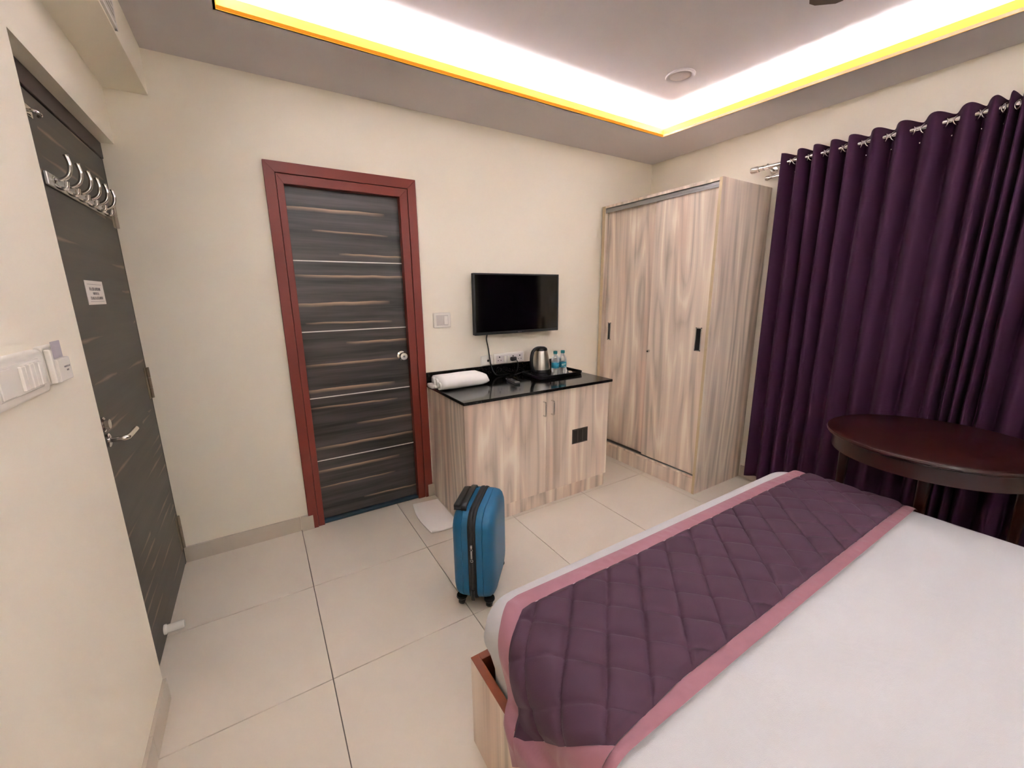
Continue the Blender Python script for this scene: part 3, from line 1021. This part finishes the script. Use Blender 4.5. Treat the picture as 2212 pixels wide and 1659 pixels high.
cp = mk('coffee_mug', lathe(B(), [(.026, TZ), (.032, TZ + .003), (.034, TZ + .07), (.035, TZ + .078), (.032, TZ + .078), (.031, TZ + .01)], (0, 0, 0), 24), m_brown, None, smooth=True, auto=50, origin=None)
cp.location = (1.885, 2.475, 0)
tag(cp, 'dark brown mug on the tray behind the water bottles', 'mug')
gl = mk('drinking_glass', lathe(B(), [(.020, 0), (.027, .002), (.031, .085), (.0305, .088), (.0285, .085), (.025, .006)], (0, 0, 0), 24), plain('clear_glass', (250, 250, 250), .03, trans=1.0, ior=1.45), None, smooth=True, auto=50)
gl.location = (1.905, 2.545, TZ + .0002)
tag(gl, 'clear upturned glass at the back of the tray behind the mug', 'glass')
# white creamer packet and sachets
b = B()
rings = []
for z, hx_, hy_ in ((0, .012, .010), (.02, .015, .013), (.045, .011, .009), (.058, .016, .002), (.062, .017, .001)):
    rings.append([(p, q, z) for p, q in rrect(hx_, hy_, .006, 3)])
loft(b, rings)
o = mk('creamer_packet', b, m_white2, None, smooth=True, auto=40)
o.location = (1.962, 2.395, TZ + .0002); o.rotation_euler = (0, 0, .5)
tag(o, 'small white upright packet on the tray beside the water bottles', 'packet')
for i, (x, y, z, rz, mt, lb) in enumerate(((1.985, 2.345, 0, .5, m_sachet, 'pale sachet lying flat on the tray nearest the bottles'),
                                           (2.022, 2.355, 0, -.4, m_white2, 'white sachet lying flat near the right end of the tray'),
                                           (2.005, 2.385, .0075, 1.1, m_sachet, 'pale sachet lying on top of the others on the tray'))):
    b = B()
    rings = []
    for u, hz in ((-.026, .0005), (-.021, .001), (-.012, .003), (.012, .0032), (.021, .001), (.026, .0005)):
        rings.append([(u, q, hz + p * 1.0) for q, p in ((-.013, -hz * .3), (0, -hz), (.013, -hz * .3), (.013, hz * .3), (0, hz), (-.013, hz * .3))])
    loft(b, rings)
    o = mk('sachet', b, mt, None, smooth=True, auto=50)
    o.location = (x, y, TZ + z + .0005); o.rotation_euler = (0, 0, rz)
    tag(o, lb, 'sachet', 'sachets on the tray')

# remote control
rm = thing('remote_control', 'black remote control with silver end on the worktop', 'remote', (1.468, 2.355, CT), -.15)
mk('case', box(-.021, .021, -.075, .075, 0, .016, .004, 2), m_black, rm, local=True)
mk('silver_end', box(-.019, .019, -.076, -.052, .0135, .0172, .001, 1), m_silver, rm, local=True)
b = B()
for i in range(3):
    for j in range(6):
        bx(b, -.015 + i * .011, -.008 + i * .011, -.042 + j * .017, -.034 + j * .017, .015, .0175, .0006, 1)
mk('buttons', b, plain('grey_buttons', (60, 60, 62), .5), rm, local=True)

# folded towel on the worktop: a flattened roll of layers
tw = thing('towel', 'white towel folded into a roll on the left end of the worktop', 'towel', (1.13, 2.46, CT), .05)


def towel_layers(x0, x1, hy, hz, zc, t, seed, wob=.004):
    """a stadium loop swept along x, softly rounded at the far end"""
    bm = B()
    rings = []
    n = 14
    for i in range(n + 1):
        f = i / n
        x = x0 + (x1 - x0) * f
        k = 1.0
        if f > .82:
            k = math.sqrt(max(0.02, 1 - ((f - .82) / .18) ** 2))
        bulge = 1 + .10 * math.sin(PI * min(1, f * 1.1))
        ring = []
        for p, q in rrect(hy * (.55 + .45 * k), hz * k * bulge, min(hz * k * bulge, hy) * .98, 6):
            ring.append((x, p + wob * vnoise(x * 18, p * 30, seed), zc * (k * .55 + .45) * (1 if k < 1 else 1) * 1.0 + q + wob * vnoise(x * 14 + 4, p * 22, seed + 3)))
        rings.append(ring)
    loft(bm, rings)
    return bm


mk('outer_roll', towel_layers(-.185, .180, .088, .040, .046, 0, 1), m_towel, tw, smooth=True, local=True)
# fold edges showing at the left end
for i, (dy, zc, hh, ex) in enumerate(((-.060, .032, .026, -.196), (-.020, .045, .032, -.198), (.026, .050, .030, -.200))):
    b = B()
    path = []
    for k in range(13):
        a = -PI * .62 + PI * 1.24 * k / 12
        path.append((dy + .012 - .040 * math.cos(a) * .62, zc + hh * math.sin(a) * .95))
    rings = []
    for x in (ex, ex + .012, -.15, -.02):
        ring = [(x, y, max(.003, z)) for y, z in path] + [(x, y + .007, max(.006, z * .86 + .005)) for y, z in reversed(path)]
        rings.append(ring)
    loft(b, rings)
    mk('folded_edge', b, m_towel, tw, smooth=True, local=True, auto=60)
b = B()
rings = []
for x in (-.212, -.209, -.17, -.05):
    rings.append([(x, .055 + p, .0165 + q + (0.002 if x < -.2 else 0)) for p, q in rrect(.045, .014, .0135, 5)])
loft(b, rings)
mk('folded_edge', b, m_towel, tw, smooth=True, local=True)

# bath mat on the floor
bmx = B()
rings = []
cor = [(.752, 2.178), (.938, 2.170), (.944, 2.555), (.770, 2.580)]
nx, ny = 10, 22
grid_t, grid_b = [], []
for layer in (0, 1):
    V = []
    for j in range(ny + 1):
        row = []
        for i in range(nx + 1):
            u, v = i / nx, j / ny
            x = (cor[0][0] * (1 - u) + cor[1][0] * u) * (1 - v) + (cor[3][0] * (1 - u) + cor[2][0] * u) * v
            y = (cor[0][1] * (1 - u) + cor[1][1] * u) * (1 - v) + (cor[3][1] * (1 - u) + cor[2][1] * u) * v
            x += -.022 * math.sin(PI * v) * (1 - u)
            ed = min(u, 1 - u, v, 1 - v)
            if layer:
                z = .006 + .011 * min(1, ed * 9) + .003 * vnoise(x * 20, y * 20, 3)
            else:
                z = .001
            row.append(bmx.verts.new((x, y, z)))
        V.append(row)
    for j in range(ny):
        for i in range(nx):
            f = (V[j][i], V[j][i + 1], V[j + 1][i + 1], V[j + 1][i])
            bmx.faces.new(f if layer else tuple(reversed(f)))
    (grid_t if layer else grid_b).extend(V)
for j in range(ny):
    bmx.faces.new((grid_b[j][0], grid_t[j][0], grid_t[j + 1][0], grid_b[j + 1][0]))
    bmx.faces.new((grid_b[j + 1][nx], grid_t[j + 1][nx], grid_t[j][nx], grid_b[j][nx]))
for i in range(nx):
    bmx.faces.new((grid_b[0][i + 1], grid_t[0][i + 1], grid_t[0][i], grid_b[0][i]))
    bmx.faces.new((grid_b[ny][i], grid_t[ny][i], grid_t[ny][i + 1], grid_b[ny][i + 1]))
bmt = mk('bath_mat', bmx, m_mat, None, smooth=True, auto=60)
tag(bmt, 'folded white towelling bath mat on the floor by the cabinet', 'bath mat')
b = B()
tube(b, [(.757, 2.176, .009), (.80, 2.168, .011), (.86, 2.163, .011), (.932, 2.164, .009)], [.007, .009, .009, .007], 10)
fo = mk('folded_edge', b, m_mat, bmt, smooth=True)

# ------------------------------------------------------------------ suitcase
ang = math.atan2(-.656, .755)
sc = thing('suitcase', 'teal blue hard-shell cabin suitcase standing upright on the floor', 'suitcase', (.80, 1.598, 0), ang)
# local: x = thickness, y = depth away from the camera, z up
HD, ZB0, ZB1 = .168, .040, .488


def case_rings(us):
    rings = []
    for u, ins in us:
        hz = (ZB1 - ZB0) / 2
        rings.append([(u, p, (ZB0 + ZB1) / 2 + q) for p, q in rrect(HD - ins, hz - ins, .075 - ins * .4, 8)])
    return rings


gv = .0022
left = [(-.100, .075), (-.099, .052), (-.094, .030), (-.085, .014), (-.072, .005), (-.050, .001), (-.0475, .001 + gv), (-.045, .001), (-.019, 0), (-.016, .004)]
b = B(); loft(b, case_rings(left)); shell_l = mk('shell', b, m_blue, sc, smooth=True, auto=30, local=True)
right = [(-u, i) for u, i in left]
b = B(); loft(b, case_rings(right)); shell_r = mk('shell', b, m_blue, sc, smooth=True, auto=30, local=True)
zipb = [(-.018, .003), (-.0175, -.003), (-.007, -.0048), (-.0025, -.003), (.0025, -.003), (.007, -.0048), (.0175, -.003), (.018, .003)]
b = B(); loft(b, case_rings(zipb)); zb = mk('zip_band', b, m_zip, sc, smooth=True, auto=30, local=True, label='black zip band')
b = B()
yf_ = -HD - .006
bx(b, -.005, .004, yf_ - .003, yf_ + .003, .330, .345, .001, 1)
torus(b, (0, yf_ - .002, .322), .005, .0014, 'Y', 12, 6)
bx(b, -.0045, .0035, yf_ - .003, yf_, .278, .316, .001, 1)
torus(b, (0, yf_ - .002, .268), .006, .0016, 'Y', 12, 6)
mk('zip_puller', b, m_silver, zb, local=True, label='silver zip puller')
mk('zip_lock', box(-.008, .008, yf_ - .003, yf_ + .003, .062, .115, .002, 1), m_black, zb, local=True)
# top: telescopic housing and carry handle on the left shell
b = B(); bx(b, -.090, -.046, -.125, .10, ZB1 - .004, ZB1 + .003, .002, 1)
mk('handle_recess', b, m_zip, sc, local=True)
th = mk('telescopic_grip', box(-.098, -.068, -.105, .085, ZB1 - .012, ZB1 + .011, .007, 3), m_black, sc, smooth=True, auto=50, local=True, label='black telescopic pull grip')
b = B()
rings = []
for y, z in ((-.125, ZB1 + .001), (-.115, ZB1 + .012), (-.09, ZB1 + .018), (-.01, ZB1 + .020), (.07, ZB1 + .018), (.09, ZB1 + .012), (.10, ZB1 + .001)):
    rings.append([(-.044 + p, y, z + q) for p, q in rrect(.014, .006, .005, 3)])
loft(b, rings)
mk('carry_handle', b, m_black, sc, smooth=True, auto=50, local=True, label='black carry handle')
# corner guard behind the telescopic grip
for sx_, sy_ in ((-1, -1), (1, -1), (-1, 1), (1, 1)):
    wx, wy = sx_ * .066, sy_ * .130
    wc = mk('caster', lathe(B(), [(.024, .052), (.026, .044), (.020, .034), (.012, .030)], (wx, wy, 0), 16), m_black, sc, smooth=True, auto=40, local=True)
    b = B()
    bx(b, wx - .014, wx - .011, wy - .012, wy + .016, .012, .036, .001, 1)
    bx(b, wx + .011, wx + .014, wy - .012, wy + .016, .012, .036, .001, 1)
    mk('fork', b, m_black, wc, local=True)
    mk('wheel', lathe(B(), [(.012, -.010), (.0205, -.009), (.022, -.004), (.022, .004), (.0205, .009), (.012, .010)], (wx, wy + .004, .0225), 20, 'X'), m_black, wc, smooth=True, auto=40, local=True)

# ------------------------------------------------------------------ bed
BX0, BX1, BY0, BY1 = .437, 2.375, YF + .03, .968
bed = thing('bed', 'low double bed base of pale ash laminate with reddish wooden rim', 'bed', (1.4, -.1, 0))
ZR = .330
mk('side_panel', box(BX0, BX0 + .022, BY0, BY1, 0, ZR - .004, .001, 1), m_lam, bed)
mk('side_panel', box(BX1 - .022, BX1, BY0, BY1, 0, ZR - .004, .001, 1), m_lam, bed)
mk('foot_panel', box(BX0 + .022, BX1 - .022, BY1 - .022, BY1, 0, ZR - .004, .001, 1), m_lam, bed)
mk('rim', box(BX0, BX0 + .026, BY0, BY1, ZR - .004, ZR, .001, 1), m_rim, bed)
mk('rim', box(BX1 - .026, BX1, BY0, BY1, ZR - .004, ZR, .001, 1), m_rim, bed)
mk('rim', box(BX0 + .026, BX1 - .026, BY1 - .026, BY1, ZR - .004, ZR, .001, 1), m_rim, bed)
b = B()
bx(b, BX0 + .022, BX0 + .025, BY0, BY1 - .022, .18, ZR - .004); bx(b, BX1 - .025, BX1 - .022, BY0, BY1 - .022, .18, ZR - .004)
bx(b, BX0 + .025, BX1 - .025, BY1 - .025, BY1 - .022, .18, ZR - .004)
mk('inner_lining', b, m_rim, bed)
mk('slat_base', box(BX0 + .025, BX1 - .025, BY0, BY1 - .025, .16, .18), m_lam, bed)

# mattress in its sheet
MX0, MX1, MY0, MY1, MZ0, MZ1 = .472, 2.335, YF + .05, .999, .182, .512
MR, MP = .075, .11
mt = thing('mattress', 'thick mattress wrapped in a smooth white sheet', 'mattress', (1.4, -.1, .182))
b = B()
mcx, mcy, mhx, mhy = (MX0 + MX1) / 2, (MY0 + MY1) / 2, (MX1 - MX0) / 2, (MY1 - MY0) / 2
rings = []
for z, ins, cut in ((MZ0, .006, .046), (MZ0 + .06, .0, .046), (ZR + .008, .0, .040), (ZR + .05, -.002, .006), (MZ1 - .11, -.009, 0), (MZ1 - MR, -.004, 0)):
    rings.append([(mcx + p, mcy - cut / 2 + q, z) for p, q in rrect(mhx - ins, mhy - ins - cut / 2, MP, 10)])
for k in range(1, 8):
    a = PI / 2 * k / 8
    ins = MR * (1 - math.cos(a)) - .004 * math.cos(a)
    rings.append([(mcx + p, mcy + q, MZ1 - MR + MR * math.sin(a)) for p, q in rrect(mhx - ins, mhy - ins, MP - ins * .3, 10)])
loft(b, rings, True, False)
me_top = rings[-1]
ins = MR
# top as inset fan rings, gently uneven
prev = None
for s_ in (1.0, .96, .85, .65, .4, .15):
    ring = [(mcx + p * s_, mcy + q * s_, MZ1 + (.0 if s_ == 1 else .0012 * math.sin(p * 3) * (1 - s_))) for p, q in rrect(mhx - ins, mhy - ins, MP - ins * .3, 10)]
    rings.append(ring)
b2 = B()
loft(b2, rings)
b.free()
mk('sheeted_body', b2, m_sheet, mt, smooth=True, auto=75)

# runner: unrolled coordinates (a, y) wrapped over the mattress
XE0 = MX0 - .004


def xe_left(y):
    c = MY1 - MP
    if y <= c:
        return XE0
    t = min(MP, y - c)
    return XE0 + MP - math.sqrt(max(0, MP * MP - t * t))


A0 = XE0 + MR + .004          # arc starts here on the left
A1 = MX1 + .004 - MR - .004    # and here on the right
OFFS = .0065
zt = MZ1 + OFFS
R_ = MR + OFFS


def wrap(a, y):
    """unrolled -> world; also returns the outward normal"""
    sh = xe_left(y) - XE0
    zdip = 0.0
    if y > MY1 - MR:
        t = min(MR, y - (MY1 - MR))
        zdip = MR - math.sqrt(max(0, MR * MR - t * t))
    if a >= A0 and a <= A1:
        w_ = max(0, 1 - (a - A0) / .25) if a < A0 + .25 else 0
        return Vector((a + sh * w_, y, zt - zdip)), Vector((0, 0, 1))
    if a < A0:
        arc = A0 - a
        if arc < R_ * PI / 2:
            t = arc / R_
            return Vector((A0 + sh - R_ * math.sin(t), y, zt - R_ + R_ * math.cos(t) - zdip * max(0, math.cos(t)))), Vector((-math.sin(t), 0, math.cos(t)))
        d = arc - R_ * PI / 2
        x0 = A0 + sh - R_
        z0 = zt - R_
        tab = [(0, x0, z0), (.06, x0 + .001, z0 - .06), (.082, x0 - .004, z0 - .082), (.100, x0 - .020, ZR + .013), (.118, BX0 - .002, ZR + .009), (.135, BX0 - .011, ZR - .004), (.36, BX0 - .012, ZR - .23)]
        for (p, xa, za), (q, xb, zb_) in zip(tab[:-1], tab[1:]):
            if d <= q or q == .36:
                f = (d - p) / (q - p)
                return Vector((xa + (xb - xa) * f, y, za + (zb_ - za) * f)), Vector((-1, 0, 0.1 if p < .08 else .3))
    arc = a - A1
    if arc < R_ * PI / 2:
        t = arc / R_
        return Vector((A1 + R_ * math.sin(t), y, zt - R_ + R_ * math.cos(t) - zdip * max(0, math.cos(t)))), Vector((math.sin(t), 0, math.cos(t)))
    d = arc - R_ * PI / 2
    return Vector((A1 + R_ + .001, y, zt - R_ - d)), Vector((1, 0, 0))


FT = [(A0 - .43, .665), (A0 - .30, .72), (A0 - .24, .755), (A0 - .18, .795), (A0 - .11, .835), (A0 - .06, .868), (A0 - .01, .912), (A0 + .03, .920), (A0 + .2, .917), (1.0, .912), (2.0, .910), (2.6, .89)]
NT = [(A0 - .16, .425), (A0 + .05, .428), (1.0, .432), (1.6, .434), (2.4, .434)]
aF0, aF1, aN0, aN1 = A0 - .352, A1 + .30, A0 - .052, MX1 - .018
NS, NTT = 460, 104
BORD = .052
bmq, bmp = B(), B()
Q = []


def uvpt(s, t):
    aF = aF0 + (aF1 - aF0) * s
    aN = aN0 + (aN1 - aN0) * s
    yF, yN = interp(aF, FT), interp(aN, NT)
    return aF + (aN - aF) * t, yF + (yN - yF) * t


# purple panel grid and four border strips
def border_s(t, end):
    aF, yF = uvpt(end, t)
    return aF


TB0, TB1 = BORD / .49, 1 - .040 / .49
SB0, SB1 = .058 / 2.1, 1 - .052 / 2.1
PER, PH1, PH2 = .1475, .044, .046


def quilt_h(a, y):
    c1 = abs(((a - y - PH1) / PER + .5) % 1 - .5) * PER / math.sqrt(2)
    c2 = abs(((a + y - PH2) / PER + .5) % 1 - .5) * PER / math.sqrt(2)
    h = .0135 * (1 - math.exp(-c1 / .009)) * (1 - .6 * math.exp(-c2 / .010)) - .0035 * math.exp(-(c1 / .0035) ** 2) - .0015 * math.exp(-(c2 / .0035) ** 2)
    h += .0022 * vnoise(a * 22, y * 30, 1) + .0035 * vnoise(a * 7 + 3, y * 11, 2)
    return h


def panel(s0, s1, t0, t1, ns, nt_n, hf):
    bm = B()
    V = []
    for i in range(ns + 1):
        row = []
        for j in range(nt_n + 1):
            s = s0 + (s1 - s0) * i / ns
            t = t0 + (t1 - t0) * j / nt_n
            a, y = uvpt(s, t)
            p, n = wrap(a, y)
            n.normalize()
            row.append(bm.verts.new(p + n * hf(a, y, i / ns, j / nt_n)))
        V.append(row)
    for i in range(ns):
        for j in range(nt_n):
            bm.faces.new((V[i][j], V[i + 1][j], V[i + 1][j + 1], V[i][j + 1]))
    return bm


def hq(a, y, fi, fj):
    e = min(1, min(fi * 90, (1 - fi) * 90, fj * 22, (1 - fj) * 22))
    return .004 + quilt_h(a, y) * (.25 + .75 * e)


def hb(along):
    def f(a, y, fi, fj):
        g = fj if along == 'x' else fi
        u = a if along == 'x' else y
        crown = math.sin(PI * g) ** .7 if 0 < g < 1 else 0
        wr = .004 * vnoise(u * 26, g * 1.2, 8) * crown + .003 * vnoise(u * 60, g * 2.0, 5) * crown
        return .0055 + .0035 * crown + wr
    return f


rn = thing('bed_runner', 'purple quilted bed runner with mauve pink satin border', 'bed runner', (1.4, .68, .512))
o = mk('quilted_panel', panel(SB0, SB1, TB0, TB1, NS, NTT, hq), m_purple, rn, smooth=True)
mk('border', panel(0, 1, 0, TB0, NS, 8, hb('x')), m_pink, rn, smooth=True)
mk('border', panel(0, 1, TB1, 1, NS, 8, hb('x')), m_pink, rn, smooth=True)
mk('border', panel(0, SB0, TB0, TB1, 8, NTT, hb('y')), m_pink, rn, smooth=True)
mk('border', panel(SB1, 1, TB0, TB1, 8, NTT, hb('y')), m_pink, rn, smooth=True)

# ------------------------------------------------------------------ round table
TCX, TCY, TRAD, TTZ = 2.586, .49, .388, .765
tb = thing('round_table', 'dark cherry wood round table beside the bed by the curtains', 'table', (TCX, TCY, 0))
mk('table_top', lathe(B(), [(.05, TTZ - .026), (TRAD - .014, TTZ - .026), (TRAD - .003, TTZ - .021), (TRAD, TTZ - .013), (TRAD - .003, TTZ - .005), (TRAD - .012, TTZ), (.02, TTZ)], (TCX, TCY, 0), 72), m_table, tb, smooth=True, auto=35)
mk('apron', lathe(B(), [(TRAD - .030, TTZ - .026), (TRAD - .030, TTZ - .098), (TRAD - .048, TTZ - .098), (TRAD - .048, TTZ - .026)], (TCX, TCY, 0), 72, cap0=False, cap1=False), m_table, tb, smooth=True, auto=35)
for a in (98, 188, 278, 8):
    lx, ly = TCX + .30 * math.cos(math.radians(a)), TCY + .30 * math.sin(math.radians(a))
    if lx < BX1 + .03:
        lx = BX1 + .035
    b = B()
    rings = []
    for z, h in ((0, .012), (.45, .018), (TTZ - .03, .024)):
        rings.append([(lx + p, ly + q, z) for p, q in rrect(h, h, h * .5, 3)])
    loft(b, rings)
    mk('leg', b, m_table, tb, smooth=True, auto=40)

# ------------------------------------------------------------------ curtains and rods
RODX, RODZ = 3.022, 2.243
rd = thing('curtain_rod', 'chrome curtain rod with barrel end carrying the purple curtains', 'curtain rod', (RODX, .5, RODZ))
mk('rod', lathe(B(), [(.0125, -.85), (.0125, 1.60)], (RODX, 0, RODZ), 16, 'Y'), m_chrome, rd, smooth=True, auto=40)
mk('finial', lathe(B(), [(.0145, 1.598), (.0145, 1.622), (.011, 1.624), (.011, 1.632), (.0165, 1.634), (.0165, 1.655), (.0125, 1.657), (.0125, 1.663), (.019, 1.665), (.0205, 1.670), (.0205, 1.712), (.019, 1.716), (.006, 1.7165)], (RODX, 0, RODZ), 20, 'Y'), m_chrome, rd, smooth=True, auto=35)
b = B()
tube(b, [(RODX, 1.612, RODZ + .016), (RODX + .03, 1.612, RODZ + .004), (XR, 1.612, RODZ - .01)], .006, 8)
lathe(b, [(.024, XR - .006), (.024, XR)], (0, 1.612, RODZ - .01), 16, 'X')
mk('bracket', b, m_chrome, rd, smooth=True, auto=40)
r2 = thing('sheer_rod', 'thinner chrome rod with ball end below the main curtain rod', 'curtain rod', (3.07, .5, 2.185))
mk('rod', lathe(B(), [(.009, -.85), (.009, 1.60)], (3.075, 0, 2.185), 14, 'Y'), m_chrome, r2, smooth=True, auto=40)
mk('finial', lathe(B(), [(.0105, 1.598), (.0105, 1.606), (.008, 1.610), (.014, 1.618), (.0175, 1.630), (.014, 1.642), (.005, 1.647)], (3.075, 0, 2.185), 18, 'Y'), m_chrome, r2, smooth=True)
b = B(); tube(b, [(3.075, 1.575, 2.185), (XR, 1.575, 2.185)], .006, 8); mk('bracket', b, m_chrome, r2, smooth=True)


def curtain(label, folds, seed, ztop=2.288, zbot=.075, amp=.043):
    """folds: fold-front y positions, from the wardrobe side towards the bed head"""
    t = thing('curtain', label, 'curtain', (RODX, folds[0], zbot), 0, 'purple eyelet curtains')
    tab = [(-y, i) for i, y in enumerate(folds)]
    y0, y1 = folds[0] + .012, folds[-1]
    n = max(60, len(folds) * 22)
    nz = 46
    rr = random.Random(seed)
    famp = [rr.uniform(.75, 1.15) for _ in range(len(folds) + 2)]
    bm = B()
    V = []
    for j in range(nz + 1):
        g = j / nz
        z = ztop + (zbot - ztop) * g
        row = []
        for i in range(n + 1):
            f = i / n
            ph = f * (len(folds) - 1)
            k = int(min(len(folds) - 2, math.floor(ph)))
            q = ph - k
            y = folds[k] + (folds[k + 1] - folds[k]) * q
            A = amp * ((1 - g) * 1.0 + g * (famp[k] * (1 - q) + famp[k + 1] * q))
            # pinch: rounder fronts lower down
            cx = math.cos(2 * PI * ph)
            wave = cx * (1 - .18 * g) + .18 * g * math.cos(2 * PI * ph * .5 + seed)
            x = RODX + .004 - A * wave
            drift = .030 * vnoise(ph * .5, g * 2.2, seed) * g + .012 * vnoise(ph * 1.1, g * 3.1, seed + 4) * g
            x += .018 * vnoise(ph * .9, g * 2.5, seed + 9) * g
            fade = min(1, min(abs(y - folds[0]), abs(y - folds[-1])) / .12)
            zz = z
            if j == 0:
                zz += .006 * wave
            if g > .9:
                zz += .012 * vnoise(ph * .6, 0, seed + 2)
            row.append(bm.verts.new((min(x, XR - .014), y + drift * fade - .005 * math.sin(2 * PI * ph) * (1 - .3 * g) * (1 if abs(folds[k] - folds[k + 1]) > .06 else .3), zz)))
        V.append(row)
    for j in range(nz):
        for i in range(n):
            bm.faces.new((V[j][i], V[j][i + 1], V[j + 1][i + 1], V[j + 1][i]))
    c = mk('cloth', bm, m_curtain, t, smooth=True)
    md = c.modifiers.new('thickness', 'SOLIDIFY'); md.thickness = .0022; md.offset = 0
    eb = B(); torus(eb, (0, 0, 0), .0195, .0036, 'Y', 20, 6)
    em = None
    for k in range(len(folds) - 1):
        for q in (.25, .75):
            y = folds[k] + (folds[k + 1] - folds[k]) * q - .005 * math.sin(2 * PI * q)
            if em is None:
                e = mk('eyelet', eb, m_chrome, t, smooth=True, local=True, label='chrome eyelet ring')
                em = e.data
            else:
                e = bpy.data.objects.new('eyelet', em); COL.objects.link(e); e.parent = t; e['label'] = 'chrome eyelet ring'
            e.location = Vector((RODX, y, RODZ - .005)) - OFF[t.name]
            sl = 1 if q < .5 else -1
            e.rotation_euler = (0, 0, sl * .85)
    return t


curtain('purple eyelet curtain hanging nearest the wardrobe', [1.512, 1.405, 1.322, 1.232, 1.145, 1.035, .928, .806, .690, .605, .553], 3)
curtain('purple eyelet curtain hanging behind the round table, away from the wardrobe', [.557, .517, .480, .43, .33, .22, .11, 0, -.11, -.22, -.33, -.44, -.56, -.68], 5)
